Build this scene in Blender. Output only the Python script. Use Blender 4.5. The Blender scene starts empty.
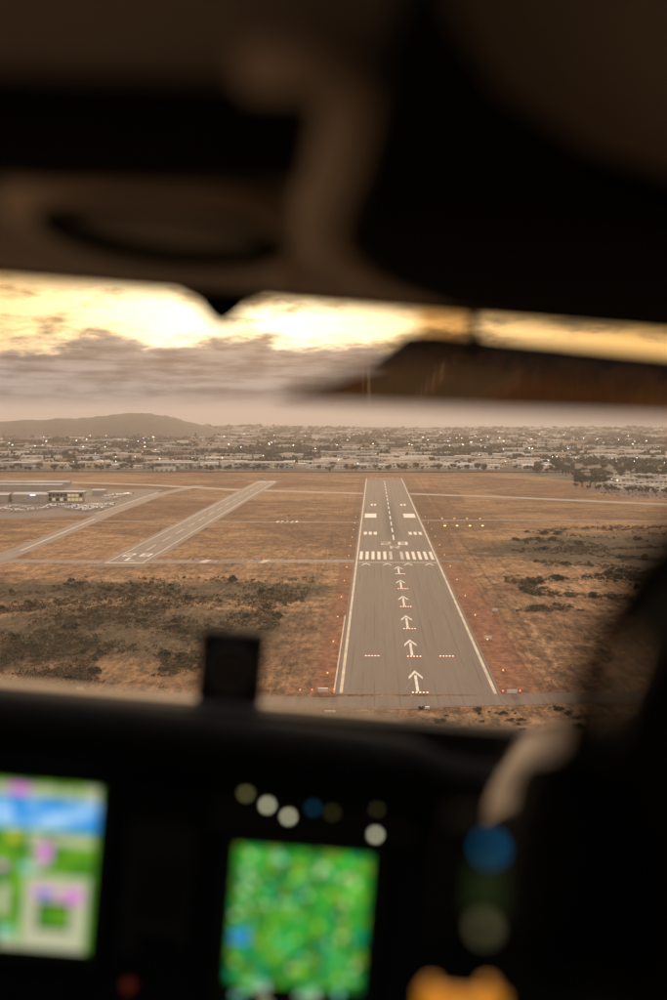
import bpy, math, random
import numpy as np
from mathutils import Vector, Matrix, Euler
random.seed(7)
R = math.radians
sc = bpy.context.scene
C = sc.collection

# ------------------------------------------------------------------ camera
F = 1000 * 50 / 36          # focal length in photo pixels (50 mm, 24x36 upright)
CAMZ = 80.8                 # metres above the runway
VPX, VPY = 374.0, 416.0     # where the runway direction meets the horizon
YAW = math.atan((VPX - 333.5) / F)
PITCH = -math.atan((500 - VPY) / F)
cam = bpy.data.cameras.new('camera')
cam.sensor_fit = 'VERTICAL'; cam.sensor_width = 24; cam.sensor_height = 36; cam.lens = 50
cam.clip_start = 0.05; cam.clip_end = 60000
cam.dof.use_dof = True; cam.dof.focus_distance = 1000; cam.dof.aperture_fstop = 2.25
camo = bpy.data.objects.new('camera', cam); C.objects.link(camo)
camo.location = (0, 0, CAMZ)
camo.rotation_euler = (R(90) + PITCH, 0, YAW)
sc.camera = camo
CM = Euler((R(90) + PITCH, 0, YAW)).to_matrix()
RT, UP, FW = CM @ Vector((1, 0, 0)), CM @ Vector((0, 1, 0)), CM @ Vector((0, 0, -1))
def G(px, py, z=0.0):
    """photo pixel -> point on the level z (what stands there touches the ground there)"""
    d = FW + RT * ((px - 333.5) / F) + UP * ((500 - py) / F)
    t = (z - CAMZ) / d.z
    return Vector((d.x * t, d.y * t, z))

# ------------------------------------------------------------------ node helper
class N:
    def __init__(s, nt, sock): s.nt, s.s = nt, sock
    def _m(s, op, b=None, c=None, clamp=False):
        n = s.nt.nodes.new('ShaderNodeMath'); n.operation = op; n.use_clamp = clamp
        for i, v in enumerate((s, b, c)):
            if v is None: continue
            if isinstance(v, N): s.nt.links.new(v.s, n.inputs[i])
            else: n.inputs[i].default_value = v
        return N(s.nt, n.outputs[0])
    def __add__(s, b): return s._m('ADD', b)
    def __sub__(s, b): return s._m('SUBTRACT', b)
    def __mul__(s, b): return s._m('MULTIPLY', b)
    def __truediv__(s, b): return s._m('DIVIDE', b)
    __radd__ = __add__; __rmul__ = __mul__
    def __rsub__(s, b): return (s * -1) + b
    def clamp(s): return s._m('ADD', 0.0, clamp=True)
    def abs(s): return s._m('ABSOLUTE')
    def max(s, b): return s._m('MAXIMUM', b)
    def min(s, b): return s._m('MINIMUM', b)
    def pow(s, b): return s._m('POWER', b)
    def step(s, a, b):
        n = s.nt.nodes.new('ShaderNodeMapRange'); n.interpolation_type = 'SMOOTHSTEP'
        s.nt.links.new(s.s, n.inputs['Value'])
        lo, hi, o0, o1 = (a, b, 0, 1) if a < b else (b, a, 1, 0)
        n.inputs['From Min'].default_value = lo; n.inputs['From Max'].default_value = hi
        n.inputs['To Min'].default_value = o0; n.inputs['To Max'].default_value = o1
        return N(s.nt, n.outputs['Result'])
def xyz(nt, x, y, z):
    n = nt.nodes.new('ShaderNodeCombineXYZ')
    for i, v in enumerate((x, y, z)):
        if isinstance(v, N): nt.links.new(v.s, n.inputs[i])
        else: n.inputs[i].default_value = v
    return N(nt, n.outputs[0])
def sep(nt, v):
    n = nt.nodes.new('ShaderNodeSeparateXYZ'); nt.links.new(v.s, n.inputs[0])
    return [N(nt, o) for o in n.outputs]
def noise(nt, v, scale, detail=3.0, rough=0.55, dist=0.0):
    n = nt.nodes.new('ShaderNodeTexNoise'); nt.links.new(v.s, n.inputs['Vector'])
    n.inputs['Scale'].default_value = scale; n.inputs['Detail'].default_value = detail
    n.inputs['Roughness'].default_value = rough; n.inputs['Distortion'].default_value = dist
    return N(nt, n.outputs['Fac'])
def mix(nt, f, a, b):
    n = nt.nodes.new('ShaderNodeMix'); n.data_type = 'RGBA'
    for i, v in ((0, f), (6, a), (7, b)):
        if isinstance(v, N): nt.links.new(v.s, n.inputs[i])
        elif i == 0: n.inputs[0].default_value = v
        else: n.inputs[i].default_value = (*v, 1) if len(v) == 3 else v
    return N(nt, n.outputs[2])
def cscale(nt, col, f):
    n = nt.nodes.new('ShaderNodeVectorMath'); n.operation = 'SCALE'
    nt.links.new(col.s, n.inputs[0])
    if isinstance(f, N): nt.links.new(f.s, n.inputs['Scale'])
    else: n.inputs['Scale'].default_value = f
    return N(nt, n.outputs[0])

# ------------------------------------------------------------------ sky, sun, exposure
SUN_AZ, SUN_EL = R(-4), R(9)        # ahead, a touch left of the runway, behind the cloud bank
w = bpy.data.worlds.new('World'); sc.world = w; w.use_nodes = True
nt = w.node_tree; nt.nodes.clear()
sky = nt.nodes.new('ShaderNodeTexSky'); sky.sky_type = 'NISHITA'; sky.sun_disc = False
sky.sun_elevation = SUN_EL; sky.sun_rotation = SUN_AZ
sky.air_density = 1.5; sky.dust_density = 4.0
tc = nt.nodes.new('ShaderNodeTexCoord')
dirv = N(nt, tc.outputs['Generated'])
dx, dy, dz = sep(nt, dirv)
el = dz._m('ARCSINE') * 57.2958
az = dx._m('ARCTAN2', dy) * 57.2958
n1 = noise(nt, xyz(nt, dx * 9 + 3.1, dy * 9, dz * 38), 1.0, 4)
n2 = noise(nt, xyz(nt, dx * 30, dy * 30 + 5, dz * 95), 1.0, 6, 0.62)
n3 = noise(nt, xyz(nt, dx * 13, dy * 13 + 9, dz * 150), 1.0, 5, 0.62)
elw = el + (n1 - 0.5) * 2.6 + (n2 - 0.5) * 1.7 + az.step(-1.5, 3.0) * az.step(40, 14) * 1.45
bank = elw.step(3.5, 2.75)
asun = ((az + 5.5) / 8.5)
glow = (asun * asun * -1.0)._m('EXPONENT')
bright = (n2 * 0.55 + n1 * 0.7).step(0.46, 0.66)
gold = mix(nt, bright, (0.28, 0.18, 0.10), (1.0, 0.56, 0.17))
core = (n2 * 0.45 + n1 * 0.8).step(0.50, 0.70)
white = mix(nt, core, mix(nt, bright, (0.42, 0.30, 0.20), (1.05, 0.72, 0.33)), (2.2, 1.8, 1.12))
gapc = mix(nt, glow, gold, white)
gapc = mix(nt, (elw + (n2 - 0.5) * 2).step(4.7, 6.6) * 0.8, gapc, (0.80, 0.50, 0.20))
grey = mix(nt, (n3 * 0.6 + n2 * 0.4).step(0.38, 0.62), (0.165, 0.143, 0.142), (0.40, 0.345, 0.328))
rim = mix(nt, elw.step(2.6, 3.3) * glow * 0.7, grey, (0.66, 0.50, 0.38))
strip = mix(nt, (el + (n3 - 0.5) * 0.5).step(0.2, 1.0), (0.50, 0.40, 0.355), rim)
low = mix(nt, bank, gapc, strip)
# the deck overhead: an even overcast, brighter towards the zenith, duller away from the sun
nd = noise(nt, xyz(nt, dx / (dz.max(0.03) + 0.08), dy / (dz.max(0.03) + 0.08), 0.0), 1.6, 5)
deck = mix(nt, nd.step(0.3, 0.72), (0.60, 0.50, 0.435), (1.05, 0.88, 0.765))
deck = cscale(nt, deck, dz.max(0.0) * 1.3 + 0.55)
cloud = mix(nt, (elw + (n1 - 0.5) * 4).step(6.5, 12.0), low, deck)
cloud = cscale(nt, cloud, 10.0)     # in the Sky Texture's units (Background strength 0.1)
allc = mix(nt, 0.04, cloud, N(nt, sky.outputs[0]))
bg = nt.nodes.new('ShaderNodeBackground'); bg.inputs['Strength'].default_value = 0.1
nt.links.new(allc.s, bg.inputs['Color'])
wo = nt.nodes.new('ShaderNodeOutputWorld'); nt.links.new(bg.outputs[0], wo.inputs['Surface'])

sl = bpy.data.lights.new('sun', 'SUN'); sl.energy = 1.2; sl.angle = R(12); sl.color = (1.0, 0.72, 0.42)
so = bpy.data.objects.new('sun', sl); C.objects.link(so)
so.rotation_euler = Vector((-math.sin(SUN_AZ) * math.cos(SUN_EL), -math.cos(SUN_AZ) * math.cos(SUN_EL), -math.sin(SUN_EL))).to_track_quat('-Z', 'Y').to_euler()
so.location = (0, -20, 200)

sc.view_settings.view_transform = 'Standard'; sc.view_settings.look = 'None'
sc.view_settings.exposure = 0.08; sc.view_settings.gamma = 1.0
sc.view_settings.use_curve_mapping = False
sc.render.engine = 'CYCLES'
sc.cycles.max_bounces = 4; sc.cycles.diffuse_bounces = 3; sc.cycles.glossy_bounces = 2
sc.cycles.transparent_max_bounces = 12; sc.cycles.volume_bounces = 0
sc.cycles.use_denoising = True
sc.cycles.sample_clamp_indirect = 6

# ------------------------------------------------------------------ materials
MATS = {}
def base(name):
    m = bpy.data.materials.new(name); m.use_nodes = True; nt = m.node_tree
    b = nt.nodes['Principled BSDF']; MATS[name] = m
    return m, nt, b
def mat(name, c1, c2=None, scale=1.0, rough=0.8, spec=0.3, metal=0.0, bump=0.0, emit=None, es=0.0, rnd=0.0):
    m, nt, b = base(name)
    b.inputs['Roughness'].default_value = rough; b.inputs['Metallic'].default_value = metal
    b.inputs['Specular IOR Level'].default_value = spec
    c2 = c2 or tuple(v * 0.72 for v in c1)
    tcn = nt.nodes.new('ShaderNodeTexCoord'); v = N(nt, tcn.outputs['Object'])
    nn = noise(nt, v, scale, 4)
    col = mix(nt, nn.step(0.32, 0.68), c2, c1)
    if rnd:
        oi = nt.nodes.new('ShaderNodeObjectInfo')
        col = cscale(nt, col, N(nt, oi.outputs['Random']) * (2 * rnd) + (1 - rnd))
    nt.links.new(col.s, b.inputs['Base Color'])
    if bump:
        bn = nt.nodes.new('ShaderNodeBump'); bn.inputs['Strength'].default_value = bump
        nt.links.new(nn.s, bn.inputs['Height']); nt.links.new(bn.outputs[0], b.inputs['Normal'])
    if emit:
        b.inputs['Emission Color'].default_value = (*emit, 1); b.inputs['Emission Strength'].default_value = es
    return m
def asphalt(name, c1, c2, seams=False):
    m, nt, b = base(name); b.inputs['Roughness'].default_value = 0.85; b.inputs['Specular IOR Level'].default_value = 0.25
    g = nt.nodes.new('ShaderNodeNewGeometry'); p = N(nt, g.outputs['Position']); x, y, z = sep(nt, p)
    a = noise(nt, xyz(nt, x * 0.5, y * 0.02, 0.0), 1.0, 4); f = noise(nt, p, 0.9, 3)
    col = mix(nt, (a * 0.7 + f * 0.3).step(0.36, 0.62), c2, c1)
    if seams:
        k = ((x - 12.9) / 3.6); fr = k._m('FRACT'); line = (fr - 0.5).abs()
        brk = noise(nt, xyz(nt, x * 0.3, y * 0.012, 1.0), 1.0, 2)
        ln = line.step(0.050, 0.025) * brk.step(0.42, 0.58)
        lane = noise(nt, xyz(nt, k._m('FLOOR') * 7.3, y * 0.004, 4.0), 1.0, 1)
        col = mix(nt, lane.step(0.35, 0.65) * 0.22, col, tuple(v * 0.72 for v in c2))
        col = mix(nt, ln * 0.75, col, tuple(v * 0.45 for v in c2))
        # tyre rubber down the middle of the touchdown zone
        xc = (x - 12.9).abs()
        rub = xc.step(8.0, 1.5) * y.step(840, 980) * y.step(1500, 1150) * 0.6
        col = mix(nt, rub, col, (0.035, 0.03, 0.028))
    nt.links.new(col.s, b.inputs['Base Color'])
    return m
def emis(name, col, strength):
    m, nt, b = base(name)
    b.inputs['Base Color'].default_value = (0.02, 0.02, 0.02, 1)
    b.inputs['Emission Color'].default_value = (*col, 1); b.inputs['Emission Strength'].default_value = strength
    return m

M_run = asphalt('runway_asphalt', (0.182, 0.140, 0.113), (0.160, 0.122, 0.098), True)
M_run2 = asphalt('old_asphalt', (0.235, 0.185, 0.15), (0.175, 0.137, 0.11))
M_taxi = asphalt('taxiway_asphalt', (0.27, 0.215, 0.175), (0.205, 0.16, 0.128))
M_road = asphalt('road_asphalt', (0.17, 0.12, 0.092), (0.12, 0.085, 0.064))
M_apron = asphalt('apron_concrete', (0.185, 0.142, 0.114), (0.14, 0.107, 0.086))
M_paint = mat('white_paint', (0.80, 0.74, 0.67), (0.56, 0.50, 0.44), 0.35, 0.7)
M_paint2 = mat('worn_paint', (0.62, 0.54, 0.45), (0.38, 0.31, 0.25), 0.5, 0.8)
M_edge = mat('edge_paint', (0.66, 0.55, 0.42), (0.48, 0.38, 0.28), 0.1, 0.8)
M_yel = mat('yellow_paint', (0.62, 0.46, 0.12), (0.45, 0.32, 0.09), 0.4, 0.8)
M_white = mat('white_enamel', (0.78, 0.76, 0.72), None, 0.3, 0.4, 0.5)
M_dark = mat('dark_metal', (0.06, 0.055, 0.05), None, 2.0, 0.5)
M_grey = mat('grey_metal', (0.33, 0.32, 0.31), None, 0.4, 0.5, 0.4)
M_trunk = mat('bark', (0.11, 0.08, 0.055), (0.06, 0.045, 0.03), 1.5, 0.9)
M_leaf = [mat('foliage_olive', (0.092, 0.080, 0.038), (0.052, 0.048, 0.023), 0.35, 0.8, rnd=0.25),
          mat('foliage_dark', (0.058, 0.064, 0.030), (0.032, 0.038, 0.018), 0.35, 0.8, rnd=0.25),
          mat('foliage_dry', (0.12, 0.098, 0.045), (0.07, 0.06, 0.028), 0.35, 0.8, rnd=0.25)]

# ground: dry mown grass, red graded soil, scrub tint, town ground beyond the field
def ground_mat():
    m, nt, b = base('dry_ground'); b.inputs['Roughness'].default_value = 0.95; b.inputs['Specular IOR Level'].default_value = 0.1
    g = nt.nodes.new('ShaderNodeNewGeometry'); p = N(nt, g.outputs['Position']); x, y, z = sep(nt, p)
    big = noise(nt, p, 0.009, 5, 0.6, 0.6)
    med = noise(nt, p, 0.045, 5, 0.62, 0.8)
    fine = noise(nt, p, 0.35, 4, 0.65)
    tuft = noise(nt, p, 1.3, 2)
    c = mix(nt, big.step(0.42, 0.58), (0.215, 0.104, 0.050), (0.335, 0.180, 0.084))
    c = mix(nt, med.step(0.51, 0.62) * 0.8, c, (0.40, 0.235, 0.115))
    c = mix(nt, med.step(0.48, 0.38) * 0.85, c, (0.155, 0.074, 0.039))
    m2 = noise(nt, xyz(nt, x * 0.05, y * 0.065, 7.0), 1.0, 6, 0.68, 0.6)
    c = mix(nt, m2.step(0.53, 0.61) * 0.7, c, (0.41, 0.25, 0.125))
    c = mix(nt, m2.step(0.47, 0.39) * 0.75, c, (0.13, 0.062, 0.034))
    c = mix(nt, (fine.step(0.52, 0.36) * 0.75), c, (0.115, 0.06, 0.032))
    c = mix(nt, tuft.step(0.52, 0.66) * 0.6, c, (0.48, 0.31, 0.155))
    c = mix(nt, tuft.step(0.48, 0.34) * 0.6, c, (0.08, 0.047, 0.026))
    # faint mowing rows, roughly along the runway
    wob = noise(nt, p, 0.02, 2) * 9.0
    row = ((x + y * 0.06 + wob) * 1.15)._m('SINE')
    rowm = noise(nt, p, 0.013, 2).step(0.42, 0.52)
    c = mix(nt, row.step(0.1, 0.8) * rowm * y.step(800, 560) * 0.42, c, (0.12, 0.065, 0.036))
    # streaks of worn ground running across the field
    stz = noise(nt, xyz(nt, x * 0.010, y * 0.022, 3.0), 1.0, 5, 0.6, 0.7)
    c = mix(nt, stz.step(0.54, 0.62) * 0.5, c, (0.42, 0.25, 0.12))
    c = mix(nt, stz.step(0.45, 0.37) * 0.5, c, (0.15, 0.08, 0.042))
    # mown plots of differing tone
    vo = nt.nodes.new('ShaderNodeTexVoronoi'); vo.inputs['Scale'].default_value = 1.0; vo.inputs['Randomness'].default_value = 0.8
    nt.links.new(xyz(nt, x * 0.011 + (med - 0.5) * 0.25, y * 0.0052 + (big - 0.5) * 0.3, 0.0).s, vo.inputs['Vector'])
    pl = sep(nt, N(nt, vo.outputs['Color']))[0]
    c = mix(nt, pl.step(0.62, 0.72) * 0.42, c, (0.145, 0.072, 0.038)); c = mix(nt, pl.step(0.30, 0.20) * 0.40, c, (0.42, 0.245, 0.12))
    # red graded shoulders beside the runway
    wx = x + (noise(nt, p, 0.05, 3) - 0.5) * 5 + (fine - 0.5) * 2
    inY = y.step(390, 410) * y.step(1900, 1780)
    sh = (wx.step(-19.0, -17.5) * wx.step(-8, -9.5) + wx.step(36, 37.5) * wx.step(54, 46)).clamp() * inY
    red = mix(nt, fine.step(0.35, 0.65), (0.20, 0.085, 0.045), (0.34, 0.15, 0.082))
    c = mix(nt, sh * y.step(1000, 560) * 0.95, c, red)
    dk = mix(nt, fine.step(0.35, 0.65), (0.10, 0.065, 0.045), (0.17, 0.105, 0.066))
    c = mix(nt, sh * y.step(640, 900) * 0.45, c, dk)
    # wheel tracks and a drain beside the shoulder
    for tx, wd, amt in ((49.0, .7, .5), (51.6, .7, .5), (57.0, 1.2, .55), (71.0, 1.0, .4), (-26.0, .7, .45), (-28.6, .7, .45)):
        tk = (x - tx - (noise(nt, p, 0.02, 2) - 0.5) * 5).abs()
        c = mix(nt, tk.step(wd, wd * 0.35) * inY * fine.step(0.38, 0.54) * amt, c, (0.085, 0.045, 0.026))
    # a washed-out gully right of the runway
    gx = (x - 58 - (y - 430) * 0.02 + (noise(nt, p, 0.03, 3) - 0.5) * 20).abs()
    c = mix(nt, gx.step(2.0, 0.5) * y.step(400, 440) * y.step(640, 560) * fine.step(0.42, 0.56) * 0.6, c, (0.44, 0.27, 0.15))
    # scrub-covered patches
    def patch(cx, cy, rx, ry):
        a = (x - cx) / rx; q = (y - cy) / ry
        return (a * a + q * q)._m('SQRT')
    rad = patch(-95, 520, 66, 92).min(patch(-150, 640, 80, 45)).min(patch(-70, 640, 48, 40)).min(patch(125, 850, 62, 110)).min(patch(190, 800, 70, 160))
    rad = rad + (big - 0.5) * 1.6 + (med - 0.5) * 1.4
    sm = rad.step(1.25, 0.62) * (fine * 0.6 + med * 0.3 + tuft * 0.3).step(0.46, 0.58)
    sc_ = mix(nt, fine.step(0.4, 0.62), (0.032, 0.030, 0.016), (0.088, 0.062, 0.031))
    c = mix(nt, sm * 0.92, c, sc_)
    # ground before the runway end: pale dry tussock
    pre = y.step(376, 366)
    c = mix(nt, pre * med.step(0.35, 0.6) * 0.6, c, (0.42, 0.28, 0.15))
    # clumpy tussock: light and dark mottling a few metres across
    mo = noise(nt, xyz(nt, x * 0.45, y * 0.10, 2.0), 1.0, 4, 0.65); mo2 = noise(nt, xyz(nt, x * 0.16, y * 0.035, 5.0), 1.0, 4, 0.65)
    amt = y.step(1250, 560) * 0.6 + 0.4
    mot = mo.step(0.36, 0.64) * 0.58 + mo2.step(0.36, 0.64) * 0.50 + 0.30
    c = cscale(nt, c, (mot - 0.84) * amt * (sh * -0.45 + 1.0) + 0.86)
    # streets, yards and gardens of the town beyond the fence
    town = (y + (x.max(0.0) * 1.6) * x.step(150, 300)).step(1985, 2030)
    tn = noise(nt, p, 0.012, 4)
    tcol = mix(nt, tn.step(0.4, 0.6), (0.10, 0.085, 0.062), (0.20, 0.16, 0.125))
    c = mix(nt, town, c, tcol)
    nt.links.new(c.s, b.inputs['Base Color'])
    bn = nt.nodes.new('ShaderNodeBump'); bn.inputs['Strength'].default_value = 0.9; bn.inputs['Distance'].default_value = 0.6
    nt.links.new((fine + tuft * 0.5 + med * 1.5).s, bn.inputs['Height']); nt.links.new(bn.outputs[0], b.inputs['Normal'])
    return m
M_ground = ground_mat()

# ------------------------------------------------------------------ mesh helpers
class MB:
    def __init__(s): s.v, s.f, s.m = [], [], []
    def add(s, vs, fs, mi=0):
        o = len(s.v); s.v += [tuple(v) for v in vs]; s.f += [tuple(i + o for i in f) for f in fs]; s.m += [mi] * len(fs)
    def box(s, c, d, rz=0.0, mi=0, M=None):
        x, y, z = d[0] / 2, d[1] / 2, d[2] / 2; cs, sn = math.cos(rz), math.sin(rz); vs = []
        for k in (-z, z):
            for (i, j) in ((-x, -y), (x, -y), (x, y), (-x, y)):
                p = Vector((c[0] + i * cs - j * sn, c[1] + i * sn + j * cs, c[2] + k)); vs.append(M @ p if M else p)
        s.add(vs, [(3, 2, 1, 0), (4, 5, 6, 7), (0, 1, 5, 4), (1, 2, 6, 5), (2, 3, 7, 6), (3, 0, 4, 7)], mi)
    def prism(s, pts, z0, z1, mi=0):
        n = len(pts); a = sum(pts[i][0] * pts[(i + 1) % n][1] - pts[(i + 1) % n][0] * pts[i][1] for i in range(n))
        if a < 0: pts = pts[::-1]
        vs = [(p[0], p[1], z0) for p in pts] + [(p[0], p[1], z1) for p in pts]
        s.add(vs, [tuple(range(n))[::-1], tuple(range(n, 2 * n))] + [(i, (i + 1) % n, n + (i + 1) % n, n + i) for i in range(n)], mi)
    def poly(s, pts, z, mi=0):
        n = len(pts); a = sum(pts[i][0] * pts[(i + 1) % n][1] - pts[(i + 1) % n][0] * pts[i][1] for i in range(n))
        if a < 0: pts = pts[::-1]
        s.add([(p[0], p[1], z) for p in pts], [tuple(range(n))], mi)
    def tube(s, path, rad, n=10, mi=0, cap=True):
        P = [Vector(p) for p in path]; k = len(P); rr = rad if isinstance(rad, (list, tuple)) else [rad] * k
        vs = []; prev = None
        for i in range(k):
            t = (P[min(i + 1, k - 1)] - P[max(i - 1, 0)]).normalized()
            a = (prev - t * prev.dot(t)) if prev else t.orthogonal()
            a.normalize(); prev = a; b = t.cross(a)
            for j in range(n):
                q = 2 * math.pi * j / n; vs.append(P[i] + (a * math.cos(q) + b * math.sin(q)) * rr[i])
        fs = [(i * n + j, i * n + (j + 1) % n, (i + 1) * n + (j + 1) % n, (i + 1) * n + j) for i in range(k - 1) for j in range(n)]
        if cap: fs += [tuple(range(n))[::-1], tuple(range((k - 1) * n, k * n))]
        s.add(vs, fs, mi)
    def lathe(s, prof, c=(0, 0, 0), n=16, mi=0, axis='Z'):
        vs = []
        for (r, h) in prof:
            for j in range(n):
                q = 2 * math.pi * j / n; a, b = r * math.cos(q), r * math.sin(q)
                p = (a, b, h) if axis == 'Z' else ((a, h, b) if axis == 'Y' else (h, a, b))
                vs.append((c[0] + p[0], c[1] + p[1], c[2] + p[2]))
        k = len(prof)
        s.add(vs, [(i * n + j, i * n + (j + 1) % n, (i + 1) * n + (j + 1) % n, (i + 1) * n + j) for i in range(k - 1) for j in range(n)] + [tuple(range(n))[::-1], tuple(range((k - 1) * n, k * n))], mi)
    def mesh(s, name, mats):
        me = bpy.data.meshes.new(name); me.from_pydata(s.v, [], s.f)
        for m in (mats if isinstance(mats, (list, tuple)) else [mats]): me.materials.append(m)
        if any(s.m): me.polygons.foreach_set('material_index', s.m)
        me.update(); return me
    def build(s, name, mats, parent=None, loc=(0, 0, 0), rz=0.0, smooth=False, bevel=0.0):
        me = s.mesh(name, mats)
        if smooth: me.polygons.foreach_set('use_smooth', [True] * len(me.polygons))
        return link(name, me, parent, loc, rz, bevel)
def link(name, me, parent=None, loc=(0, 0, 0), rz=0.0, bevel=0.0):
    o = bpy.data.objects.new(name, me); C.objects.link(o); o.location = loc; o.rotation_euler = (0, 0, rz)
    if parent: o.parent = parent
    if bevel:
        b = o.modifiers.new('bevel', 'BEVEL'); b.width = bevel; b.segments = 3; b.limit_method = 'ANGLE'
    return o
def empty(name, loc=(0, 0, 0), rz=0.0, parent=None):
    o = bpy.data.objects.new(name, None); C.objects.link(o); o.location = loc; o.rotation_euler = (0, 0, rz); o.empty_display_size = 0.5
    if parent: o.parent = parent
    return o
def tag(o, label=None, cat=None, group=None, kind=None):
    if label: o['label'] = label
    if cat: o['category'] = cat
    if group: o['group'] = group
    if kind: o['kind'] = kind
    return o
def copy_tree(o, loc, rz=0.0, s=None, parent=None):
    c = o.copy(); C.objects.link(c)
    if parent is not None: c.parent = parent
    else:
        c.location = loc; c.rotation_euler = (0, 0, rz)
        if s: c.scale = s
    for ch in o.children: copy_tree(ch, None, parent=c)
    return c

# ------------------------------------------------------------------ the setting
# ground sheet: flat field, slightly rolling town, a low far ridge that makes the skyline
gx = np.concatenate([np.linspace(-12000, -2500, 20), np.linspace(-2300, 2300, 47), np.linspace(2500, 12000, 20)])
gy = np.concatenate([np.linspace(-1400, 1800, 20), np.linspace(2000, 12000, 81)])
rng = np.random.RandomState(3)
ph = rng.rand(6) * 6.28
def gz(x, y):
    t = max(0.0, min(1.0, (y - 6800) / 2200)); t = t * t * (3 - 2 * t)
    r = 9 + 5 * math.sin(x / 700 + ph[0]) + 3.5 * math.sin(x / 310 + ph[1]) + 2.0 * math.sin(x / 130 + ph[2])
    e = max(0.0, min(1.0, (y - 9400) / 2400))
    return t * r - 130 * e * e
verts = [(x, y, gz(x, y)) for y in gy for x in gx]
nx = len(gx)
faces = [(j * nx + i, j * nx + i + 1, (j + 1) * nx + i + 1, (j + 1) * nx + i) for j in range(len(gy) - 1) for i in range(nx - 1)]
b = MB(); b.add(verts, faces); tag(b.build('ground', M_ground, smooth=True), kind='structure')

# the hill on the left of the skyline
prof = [(-420, 431), (-300, 425), (-150, 422.5), (-60, 422), (0, 421.5), (20, 420), (40, 419.6), (58, 418), (75, 418.4), (98, 416.4), (108, 415.2), (122, 413.4), (134, 412.6), (150, 413.2), (158, 415), (165, 415.4), (178, 418.6), (192, 422.6), (205, 425.6), (222, 429.5), (245, 432)]
M_hill = mat('hill_scrub', (0.062, 0.046, 0.036), (0.018, 0.017, 0.015), 0.02, 0.95)
b = MB(); HD = 6600; cols = []
px = np.arange(-420, 246, 5); pys = np.interp(px, [p[0] for p in prof], [p[1] for p in prof])
rows = 14
for j in range(rows):
    t = j / (rows - 1)                       # front foot -> crest -> back
    for i, (a, q) in enumerate(zip(px, pys)):
        d = HD - 1700 + 2700 * t
        X = (a - VPX) / F * d
        zc = CAMZ + (VPY - q) / F * HD
        s = math.sin(min(1, t / 0.63) * math.pi / 2) if t <= 0.63 else math.cos((t - 0.63) / 0.37 * math.pi / 2)
        z = zc * s + (rng.rand() - 0.5) * (12 if 0 < t < 0.55 else 4.5) * min(1, zc / 30)
        b.v.append((X, d, z - 1.5))
k = len(px)
for j in range(rows - 1):
    for i in range(k - 1): b.f.append((j * k + i, j * k + i + 1, (j + 1) * k + i + 1, (j + 1) * k + i)); b.m.append(0)
tag(b.build('hill', M_hill, smooth=True), kind='structure')

def sheet(name, pix, z, m, kind='structure'):
    b = MB(); b.poly([tuple(G(*p)[:2]) for p in pix], z); o = b.build(name, m); tag(o, kind=kind); return o
def strip(name, pix, width, z, m):
    """a road or taxiway of constant width through photo pixels on the ground"""
    P = [G(*p) for p in pix]; L, Rr = [], []
    for i in range(len(P)):
        t = (P[min(i + 1, len(P) - 1)] - P[max(i - 1, 0)]).normalized(); nrm = Vector((-t.y, t.x, 0)) * width / 2
        L.append(P[i] + nrm); Rr.append(P[i] - nrm)
    b = MB(); n = len(P)
    b.add([(p.x, p.y, z) for p in L] + [(p.x, p.y, z) for p in Rr], [(n + i, n + i + 1, i + 1, i) for i in range(n - 1)])
    return tag(b.build(name, m), kind='structure')

# main runway
RX0, RX1 = -9.9, 35.9; RC = (RX0 + RX1) / 2; RY0, RY1 = 399.5, 1783.0
b = MB(); b.poly([(RX0 - 1.2, RY0), (RX1 + 1.2, RY0), (RX1 + 1.2, RY1), (RX0 - 1.2, RY1)], 0.06)
runway = tag(b.build('runway', M_run), kind='structure')
ZP = 0.10
def part_rects(name, rects, m=M_paint, z=ZP, parent=runway):
    for (x0, x1, y0, y1) in rects:
        b = MB(); b.poly([(x0, y0), (x1, y0), (x1, y1), (x0, y1)], z); b.build(name, m, parent)
part_rects('edge_line', [(RX0 - 0.1, RX0 + 0.85, RY0 + 2, RY1 - 1), (RX1 - 0.85, RX1 + 0.1, RY0 + 2, RY1 - 1)], M_edge)
part_rects('shoulder_line', [(RX0 - 1.9, RX0 - 1.45, RY0 + 2, 560)], M_edge, 0.05)
TH = 764.0
part_rects('threshold_bar', [(RX0 + 1.0, RX1 - 1.0, TH - 1.5, TH + 1.5)], M_paint2)
sw = 1.75
for s in (-1, 1):
    for i in range(6):
        c = RC + s * (3.2 + i * 3.42)
        part_rects('threshold_stripe', [(c - sw / 2, c + sw / 2, TH + 16, TH + 62)], M_paint2 if i == 0 else M_paint)
def bars(y0, y1, xs, name):
    for s in (-1, 1):
        for (a, c) in xs: part_rects(name, [(RC + s * a, RC + s * c, y0, y1) if s > 0 else (RC - c, RC - a, y0, y1)])
bars(944, 967, [(11.0, 13.1), (14.4, 16.5), (17.8, 19.9)], 'touchdown_bar')
bars(1103, 1148, [(11.0, 20.3)], 'aiming_block')
bars(1252, 1275, [(11.0, 12.9), (14.0, 15.9)], 'touchdown_bar')
y = 905.0
while y < RY1 - 40:
    part_rects('centre_dash', [(RC - 0.45, RC + 0.45, y, y + 36)]); y += 60
def glyph(name, polys, x0, y0, w_, h_, parent, z=ZP, m=M_paint, M=None):
    b = MB()
    for pl in polys:
        pts = [(x0 + p[0] * w_, y0 + p[1] * h_) for p in pl]
        if M: pts = [tuple((M @ Vector((p[0], p[1], 0)))[:2]) for p in pts]
        b.poly(pts, z)
    return b.build(name, m, parent)
def rect(a, b_, c, d): return [(a, c), (b_, c), (b_, d), (a, d)]
TWO = [rect(0, 1, .86, 1), rect(.76, 1, .54, .86), rect(0, 1, .42, .54), rect(0, .24, .14, .42), rect(0, 1, 0, .14)]
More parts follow.
